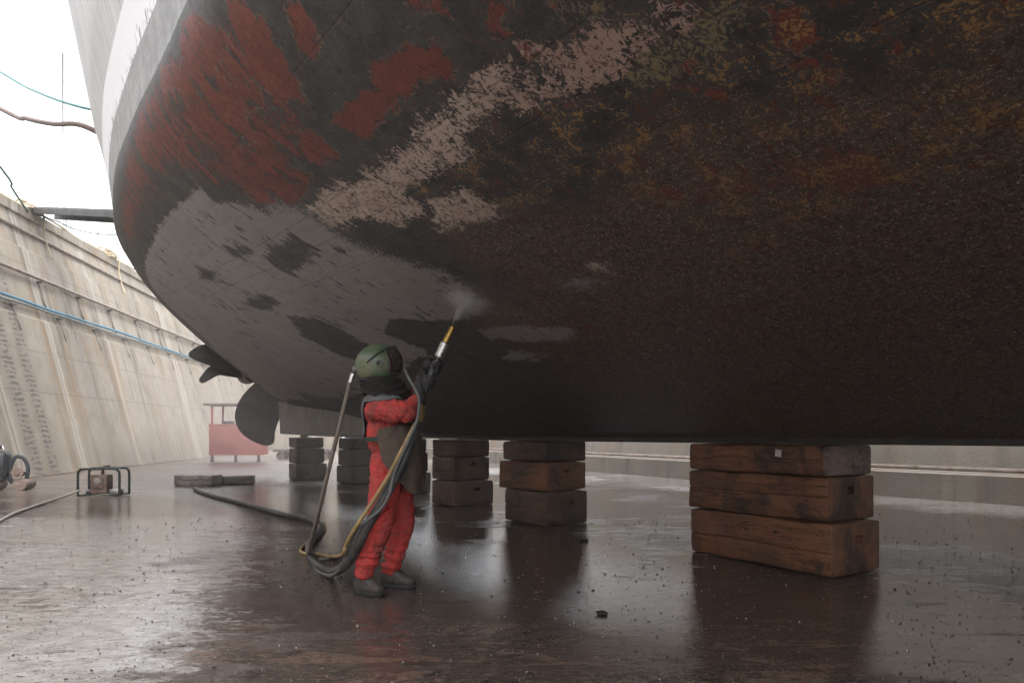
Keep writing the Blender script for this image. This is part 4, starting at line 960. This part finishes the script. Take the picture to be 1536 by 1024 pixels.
# boots
BOOT = cloth('wet_grey_leather', (.060, .054, .052), (.095, .074, .068), (.028, .025, .024), .5, .42, 14); SOLE = simple('black_rubber_sole', (.02, .02, .02), .6)
def boot(heel, toe, ank):
    h = Vector(heel); t = Vector(toe); d = (t-h); d.z = 0; L = d.length; d.normalize(); sdv = Vector((-d.y, d.x, 0)); R_ = Matrix((d, sdv, Vector((0, 0, 1)))).transposed()
    bm = bmesh.new(); m_ = lambda f, z: h+d*(L*f)+Vector((0, 0, z))
    ellipsoid(bm, m_(.84, .052), (.060, .048, .040), R_); ellipsoid(bm, m_(.55, .060), (.10, .044, .044), R_); ellipsoid(bm, m_(.18, .075), (.062, .044, .065), R_); capsule(bm, m_(.22, .08), m_(.20, .19), .052, .058); capsule(bm, m_(.3, .12), m_(.62, .08), .045, .042)
    me = remeshed(bm, .007, 3, 'boot'); displace(me, lambda co, n: .003*ridge(co*26)); up = part('boot', me, BOOT)
    bm = bmesh.new(); n_ = 28; rings_ = []
    for z, k in ((.001, .98), (.006, 1.04), (.030, 1.04), (.033, .98)):
        r_ = []
        for i in range(n_):
            a = math.tau*i/n_; ca, sa = math.cos(a), math.sin(a); wid = .052 if ca > 0 else .043
            wid *= 1-.18*math.exp(-((ca+.15)/.25)**2); r_.append(bm.verts.new(h+d*(L*.5+(L*.5+.022)*math.copysign(abs(ca)**.8, ca)*k)+sdv*(wid*math.copysign(abs(sa)**.7, sa)*k)+Vector((0, 0, z))))
        rings_.append(r_)
    for a, b_ in zip(rings_, rings_[1:]):
        for i in range(n_): bm.faces.new((a[i], a[(i+1)%n_], b_[(i+1)%n_], b_[i]))
    bm.faces.new(rings_[0][::-1]); bm.faces.new(rings_[-1]); s_ = part('sole', mesh_from(bm, 'sole', True, 50), SOLE, up)
g1 = Vector((at(533, 0, 4.93).x, 4.99, 0)); g2 = Vector((at(571, 0, 4.93).x, 4.90, 0)); boot(g1, g2, None)
g1 = Vector((at(573, 0, 5.2).x, 5.20, 0)); g2 = Vector((at(620, 0, 5.2).x, 5.17, 0)); boot(g1, g2, None)
# helmet: tilted back, looking up along the lance
HELM = NB('worn_green_helmet'); P = HELM.obj(); n1 = HELM.noise(P, 7, 6, .65, .5); n2 = HELM.noise(P, 40, 6, .7)
c = HELM.mix(HELM.step(n1, .38, .62), (.070, .125, .075), (.125, .145, .085)); c = HELM.mix(HELM.mul(HELM.step(HELM.noise(P, 5, 6, .7, .8), .50, .62), .8), c, (.19, .165, .105)); c = HELM.mix(HELM.step(n2, .60, .70), c, (.045, .05, .038))
HELM = HELM.surf(c, HELM.lin(n2, .3, .7, .28, .5), 0, HELM.bump(n2, .15, .003), .5)
hc = at(567, 546, 5.08); TILT = Matrix.Rotation(math.radians(-13), 3, 'Y') @ Matrix.Rotation(math.radians(3), 3, 'Z')
HR = (.168, .140, .150)
def hp(az, el, k=1.0):
    """point on the helmet shell: az 0 = face, el up; degrees"""
    a, e = math.radians(az), math.radians(el)
    q = Vector((math.cos(e)*math.cos(a)*HR[0], math.cos(e)*math.sin(a)*HR[1], math.sin(e)*HR[2]))*k
    return hc + TILT@q
helmet = None
bm = bmesh.new(); nA, nE = 64, 40; V_ = {}
for j in range(nE+1):
    for i in range(nA):
        az = -180+360*i/nA; el = -58+146*j/nE; V_[i, j] = bm.verts.new(hp(az, el))
def in_face(az, el): return abs(az) < 54-.25*max(0, el) and -38 < el < 36
for j in range(nE):
    for i in range(nA):
        az = -180+360*(i+.5)/nA; el = -58+146*(j+.5)/nE
        if in_face(az, el): continue
        bm.faces.new((V_[i, j], V_[(i+1)%nA, j], V_[(i+1)%nA, j+1], V_[i, j+1]))
top_ = bm.verts.new(hp(0, 90)); 
for i in range(nA): bm.faces.new((V_[i, nE], V_[(i+1)%nA, nE], top_))
bmesh.ops.delete(bm, geom=[v for v in bm.verts if not v.link_faces], context='VERTS')
bmesh.ops.delete(bm, geom=[v for v in bm.verts if v.co.z < at(0, 575, 5.08).z], context='VERTS')
bmesh.ops.solidify(bm, geom=bm.faces[:], thickness=.006)
helmet = part('helmet', mesh_from(bm, 'helmet'), HELM)
def hpart(name, bm, mat, angle=40): 
    o = link(name, mesh_from(bm, name, True, angle), mat); o.parent = helmet; return o
BLK = simple('black_rubber', (.022, .022, .024), .5); VIS = NB('smoked_visor'); P = VIS.obj()
VIS = VIS.surf(VIS.mix(VIS.step(VIS.noise(P, 22, 5, .6), .4, .65), (.060, .048, .042), (.150, .112, .092)), .16, 0, None, .6)
def patch(az0, az1, el0, el1, k0, k1, nu=22, nv=14, th=.004):
    bm = bmesh.new(); G = [[bm.verts.new(hp(az0+(az1-az0)*i/nu, el0+(el1-el0)*j/nv, k0+(k1-k0)*(1-abs(2*i/nu-1)**2))) for i in range(nu+1)] for j in range(nv+1)]
    for a, b_ in zip(G, G[1:]):
        for i in range(nu): bm.faces.new((a[i], a[i+1], b_[i+1], b_[i]))
    bmesh.ops.solidify(bm, geom=bm.faces[:], thickness=th); return bm
hpart('visor', patch(-48, 48, -33, 30, 1.0, 1.10), VIS)
bm = bmesh.new(); fr_ = []
for az, el in [(a, 33) for a in range(-54, 55, 9)]+[(56, e) for e in range(27, -37, -9)]+[(a, -39) for a in range(54, -55, -9)]+[(-56, e) for e in range(-36, 34, 9)]:
    fr_.append(hp(az, el, 1.03+.085*(1-(az/56)**2)))
fr_ = fr_+[fr_[0], fr_[1]]; tube(bm, spline(fr_, 3), .009, 8, False); hpart('visor_frame', bm, simple('grey_frame_metal', (.085, .082, .08), .4, .5))
bm = bmesh.new(); tube(bm, [hp(a, 40-.0030*a*a, 1.012) for a in range(-110, 111, 6)], .008, 8); hpart('brow_strip', bm, BLK)
e0 = hp(-82, -6, 1.0); en = (hp(-82, -6, 1.2)-e0).normalized(); bm = bmesh.new(); cyl(bm, e0-en*.004, e0+en*.014, .024, .021, 24); hpart('ear_disc', bm, BLK)
bm = bmesh.new(); x_, y_ = frame_of(en); tube(bm, [e0+en*.014+(x_*math.cos(a)+y_*math.sin(a))*.020 for a in [math.tau*i/20 for i in range(22)]], .005, 6, False); hpart('ear_ring', bm, simple('worn_ring', (.16, .17, .14), .4, .5))
bm = bmesh.new(); tube(bm, [p for p in [Vector((hc.x+math.cos(a)*.148-.002, hc.y+math.sin(a)*.134, at(0, 573, 5.08).z+.02*math.cos(a)*-1)) for a in [math.tau*i/40 for i in range(42)]]], .010, 8, False); hpart('neck_seal', bm, BLK)
BRASS = simple('worn_brass', (.42, .27, .075), .38, .85, .3, 16, .3, (.10, .065, .03), .5); STEEL = simple('scratched_steel', (.50, .49, .48), .3, .9, .25, 14, .25, (.12, .11, .10), .5); GREYM = simple('grey_fitting', (.17, .155, .145), .45, .4)
f0 = at(537, 553, 5.06); f1 = at(531, 554, 5.05); f2 = at(527, 563, 5.05); f3 = at(525, 572, 5.05)
bm = bmesh.new(); ellipsoid(bm, at(533.5, 553, 5.05), (.028, .028, .028)); tube(bm, [f0, f1], .022, 14); hpart('air_inlet', bm, GREYM)
bm = bmesh.new(); tube(bm, [at(531.5, 557, 5.05), at(530, 560, 5.05), at(529.9, 560.2, 5.05), at(527.5, 566, 5.05), at(527.4, 566.2, 5.05), at(525, 573.5, 5.05)], [.017, .017, .021, .021, .017, .017], 14); hpart('hose_coupling', bm, STEEL)
# ------------------------------------------------------------------ blast gun
GX = [(683.5, 479, 4.89), (681, 486, 4.89), (668, 513, 4.90), (657, 537, 4.91), (642, 573, 4.92), (634.5, 597, 4.92), (632.5, 606, 4.91), (627.5, 636, 4.88)]
GP = [at(*p) for p in GX]
gun = empty('blast_gun', GP[4]); tag(gun, 'long blasting lance with brass nozzle and steel sleeve held up by the worker in red', 'blasting lance')
def gpart(name, bm, mat, angle=35):
    o = link(name, mesh_from(bm, name, True, angle), mat); o.parent = gun; o.matrix_parent_inverse = Matrix.Translation(-GP[4]); return o
bm = bmesh.new(); L_ = lambda i, j, t: GP[i].lerp(GP[j], t)
tube(bm, [GP[1], L_(1,2,.15), L_(1,2,.16), L_(1,2,.60), L_(1,2,.61), L_(1,2,.68), L_(1,2,.69), GP[2]], [.012, .015, .018, .023, .026, .026, .023, .024], 18); gpart('nozzle', bm, BRASS)
bm = bmesh.new(); tube(bm, [GP[0], L_(0,1,.9), GP[1]], [.007, .011, .012], 12); gpart('tip', bm, GREYM)
bm = bmesh.new(); tube(bm, [GP[2], L_(2,3,.03), L_(2,3,.06), L_(2,3,.9), L_(2,3,.93), GP[3]], [.020, .029, .032, .032, .029, .026], 22); gpart('sleeve', bm, STEEL)
bm = bmesh.new(); tube(bm, [GP[3], L_(3,4,.04), L_(3,4,.5), GP[4], L_(4,5,.6)], [.027, .031, .031, .031, .028], 18); gpart('barrel', bm, simple('black_grip_rubber', (.030, .030, .032), .28))
bm = bmesh.new(); ellipsoid(bm, L_(5,6,.0)+Vector((-.012, -.02, 0)), (.036, .036, .04)); gpart('valve_body', bm, STEEL)
bm = bmesh.new(); tube(bm, [L_(4,5,.6), GP[5], GP[6], L_(6,7,.04), L_(6,7,.40), L_(6,7,.42), L_(6,7,.50), L_(6,7,.52), L_(6,7,.95), GP[7]], [.024, .024, .026, .031, .031, .035, .035, .031, .031, .027], 20); gpart('coupling', bm, BRASS)
# gloves, each with four bent fingers and a thumb closed round the barrel
GLOVE = cloth('dark_work_glove', (.042, .040, .040), (.030, .029, .029), (.075, .065, .058), .45, .75, 16)
def hand(c, ax, palm, wrist, r, flip):
    ax = ax.normalized(); e1 = (palm-ax*palm.dot(ax)).normalized(); e2 = ax.cross(e1)*flip; bm = bmesh.new()
    pt = lambda deg, rr, s: c+ax*s+(e1*math.cos(math.radians(deg))+e2*math.sin(math.radians(deg)))*rr
    R_ = Matrix((e2, ax, e1)).transposed()
    ellipsoid(bm, pt(-8, r+.020, 0), (.046, .047, .019), R_); capsule(bm, pt(-20, r+.024, -.004), pt(-30, r+.030, -.004), .036, .034)
    for k, (s, ln, fr0) in enumerate(((.037, 205, .0115), (.0125, 225, .012), (-.0125, 215, .0118), (-.036, 185, .0105))):
        ch = [pt(12, r+.019, s*.95), pt(48, r+.021, s), pt(62, r+.020, s), pt(105, r+.013, s), pt(125, r+.013, s*.98), pt(165, r+.012, s*.95), pt(ln, r+.012, s*.92)]
        for i, (a, b_) in enumerate(zip(ch, ch[1:])): capsule(bm, a, b_, fr0*(1.08-.05*i), fr0*(1.03-.05*i), 10, 3)
        ellipsoid(bm, ch[1], (fr0*1.25,)*3, None, 10)
    th = [pt(-28, r+.024, .022), pt(-52, r+.022, .048), pt(-85, r+.016, .058), pt(-118, r+.014, .056)]
    for i, (a, b_) in enumerate(zip(th, th[1:])): capsule(bm, a, b_, .0155-.0015*i, .014-.0015*i, 10, 3)
    p0 = pt(-30, r+.028, -.006); capsule(bm, p0, p0.lerp(wrist, .55), .034, .036); capsule(bm, p0.lerp(wrist, .5), wrist, .040, .055)
    me = remeshed(bm, .0042, 2, 'glove'); displace(me, lambda co, n: .0018*ridge(co*40)+.003*ridge(co*15)*(1 if (co-c).length > .075 else 0)); part('glove', me, GLOVE)
axg = (GP[3]-GP[4]).normalized()
hand(L_(4,5,-.02), axg, Vector((-.62, -.78, .0)), at(628, 600, 4.87), .031, 1)
hand(L_(3,4,.36), axg, Vector((-.55, .82, .0)), at(637, 563, 5.10), .031, -1)
# ------------------------------------------------------------------ hoses round the worker
HB = NB('grey_black_hose'); P = HB.obj(); n1 = HB.noise(P, 9, 5, .6); HB = HB.surf(HB.mix(HB.step(n1, .4, .62), (.026, .027, .029), (.065, .062, .058)), .45, 0, HB.bump(HB.noise(P, 60, 4), .3, .004), .4)
TAN = simple('tan_control_hose', (.30, .20, .085), .5, 0, .35, 10, .2, (.09, .065, .04), .6); AIRH = simple('grey_tan_air_hose', (.155, .130, .105), .5, 0, .3, 8, .2); DGREY = simple('slate_hose', (.12, .118, .115), .5, 0, .3, 8, .2)
def hose(name, pts, r, mat, lab, k=10, n=14):
    bm = bmesh.new(); tube(bm, spline(pts, k), r, n); o = obj(name, bm, mat); tag(o, lab, 'hose'); return o
def gz(px, py, r): return ground(px, py+0.0, r)
BH = [GP[7]+Vector((.002, 0, .01)), at(620, 655, 4.83), at(606, 690, 4.79), at(590, 722, 4.78), at(569, 758, 4.78), at(549, 793, 4.80), at(532, 828, 4.88), at(515, 850, 5.05), gz(496, 857, .036), gz(476, 846, .036), gz(464, 826, .036), gz(466, 812, .036), gz(479, 797, .036), gz(478, 786, .036), gz(458, 777, .036), gz(425, 771, .036), gz(385, 760, .036), gz(352, 751, .036), gz(322, 744, .036), gz(300, 737, .036), gz(291, 731, .05)]
hose('blast_hose', BH, .036, HB, 'thick black blast hose hanging from the lance, looping on the floor and trailing left')
off = lambda P_, dx, dz, dy=-.03: [p+Vector((dx, dy, dz)) for p in P_]
hose('control_hose', [at(632, 600, 4.86), at(630, 622, 4.80), at(618, 645, 4.76), at(602, 676, 4.735), at(583, 713, 4.73), at(560, 750, 4.73), at(541, 779, 4.74), at(526, 803, 4.79), at(519, 818, 4.88), at(512, 832, 5.02), gz(494, 834, .016), gz(474, 830, .016), gz(456, 829, .016), gz(451, 824, .016), gz(459, 815, .016), gz(474, 804, .016), gz(487, 794, .016), gz(486, 784, .016)], .0145, TAN, 'thin tan hose strapped along the blast hose, looping on the wet floor', 10, 10)
hose('air_hose', [at(525, 572, 5.05), at(521, 590, 5.05), at(512, 627, 5.06), at(500, 676, 5.10), at(488, 726, 5.18), at(477, 772, 5.35), at(469, 803, 5.6), at(465, 822, 5.95), gz(462, 832, .018), gz(470, 838, .018), gz(490, 838, .016), gz(512, 832, .016)], .0165, AIRH, 'grey tan air hose hanging down from the back of the green helmet', 10, 12)
hose('cable', [at(607, 553, 4.97), at(613, 566, 4.92), at(621, 580, 4.86), at(628, 594, 4.80), at(629, 608, 4.76), at(625, 632, 4.75), at(613, 660, 4.74), at(599, 690, 4.735), at(590, 715, 4.735), at(584, 741, 4.735), at(571, 763, 4.74), at(551, 780, 4.75), at(535, 795, 4.80), at(523, 819, 4.88), at(514, 846, 4.99), at(499, 862, 5.15), gz(480, 858, .013), gz(470, 846, .013), gz(474, 838, .013)], .0125, DGREY, 'slim slate grey hose from the helmet front, running down beside the blast hose', 10, 10)
# ------------------------------------------------------------------ blasting mist
def puff(name, c, r, dens, rot=None, sc_=3.0, label=None, pw=1.6):
    b = NB(name+'_vapour'); P = b.obj(); ln = b.n('ShaderNodeVectorMath', operation='LENGTH'); b.put(ln.inputs[0], P)
    f = b.m('POWER', b.step(ln.outputs['Value'], .0, 1.0, 1, 0), pw); f = b.mul(f, b.step(b.noise(P, sc_, 5, .6, .5), .30, .75)); v = b.n('ShaderNodeVolumePrincipled')
    b.put(v.inputs['Color'], (.90, .88, .87)); b.put(v.inputs['Density'], b.mul(f, dens)); b.t.links.new(v.outputs[0], b.out.inputs['Volume'])
    bm = bmesh.new(); bmesh.ops.create_uvsphere(bm, u_segments=24, v_segments=16, radius=1.0); o = obj(name, bm, b.mat, None); o.location = c; o.scale = r
    if rot is not None: o.rotation_euler = rot.to_euler()
    tag(o, kind='stuff'); return o
jt = at(706, 432, 4.72); jd = jt-GP[0]; jm = GP[0].lerp(jt, .55)
puff('spray_jet', jm, (.034, .034, jd.length*.80), 170, jd.to_track_quat('Z', 'Y').to_matrix(), 1.5, pw=.8)
puff('spray_mist', at(706, 436, 4.70), (.26, .22, .22), 26, None, 2.2)
puff('spray_mist', at(790, 410, 4.75), (.85, .65, .42), 2.6, None, 2.0)
puff('spray_mist', at(520, 640, 11.0), (3.0, 4.0, 1.5), .05, None, 1.6)
puff('spray_mist', (-9.5, 25.0, 2.2), (7.0, 9.5, 6.0), .09, None, 1.3)
# ------------------------------------------------------------------ air, light, camera
def air(name, density, color=(.93, .94, .95), aniso=0.0):
    b = NB(name); v = b.n('ShaderNodeVolumePrincipled')
    b.put(v.inputs['Color'], color); b.put(v.inputs['Density'], density); b.put(v.inputs['Anisotropy'], aniso)
    b.t.links.new(v.outputs[0], b.out.inputs['Volume']); return b.mat
HAZE = .0016
if HAZE > 0:
    bm = bmesh.new(); box(bm, (0, 25, 13.2), (190, 190, 28.6))
    hz = obj('haze', bm, air('damp_air', HAZE), None, False); tag(hz, kind='stuff')
w = bpy.data.worlds.new('World'); sc.world = w; w.use_nodes = True; nt = w.node_tree
bg = nt.nodes['Background']; sky = nt.nodes.new('ShaderNodeTexSky'); sky.sky_type = 'NISHITA'; sky.sun_disc = False
SUN_EL, SUN_AZ = 52.0, 150.0         # degrees; azimuth measured clockwise from +Y
sky.sun_elevation = math.radians(SUN_EL); sky.sun_rotation = math.radians(SUN_AZ); sky.air_density = 1.0; sky.dust_density = 4.0
mx = nt.nodes.new('ShaderNodeMix'); mx.data_type = 'RGBA'; mx.inputs[0].default_value = .78; mx.inputs[7].default_value = (9.2, 9.35, 9.6, 1)
nt.links.new(sky.outputs[0], mx.inputs[6]); nt.links.new(mx.outputs[2], bg.inputs[0]); bg.inputs[1].default_value = .12
sl = bpy.data.lights.new('sun', 'SUN'); sl.energy = 1.2; sl.angle = math.radians(14); sl.color = (1, .95, .88)
so = bpy.data.objects.new('sun', sl); col.objects.link(so)
d = Vector((math.sin(math.radians(SUN_AZ))*math.cos(math.radians(SUN_EL)), math.cos(math.radians(SUN_AZ))*math.cos(math.radians(SUN_EL)), math.sin(math.radians(SUN_EL))))
so.rotation_euler = d.to_track_quat('Z', 'Y').to_euler(); so.location = (0, 0, 40)
cam = bpy.data.cameras.new('camera'); co = bpy.data.objects.new('camera', cam); col.objects.link(co)
cam.sensor_width = 36; cam.lens = 24; cam.shift_y = 138/1536; cam.clip_start = .05; cam.clip_end = 600
co.location = (0, 0, EYE); co.rotation_euler = (math.pi/2, 0, 0); sc.camera = co
sc.view_settings.view_transform = 'Standard'; sc.view_settings.look = 'None'; sc.view_settings.exposure = 1.45; sc.view_settings.gamma = 1
sc.render.engine = 'CYCLES'; cy = sc.cycles; cy.max_bounces = 8; cy.diffuse_bounces = 4; cy.glossy_bounces = 3; cy.volume_bounces = 1; cy.transparent_max_bounces = 8
cy.caustics_reflective = False; cy.caustics_refractive = False; cy.use_denoising = True
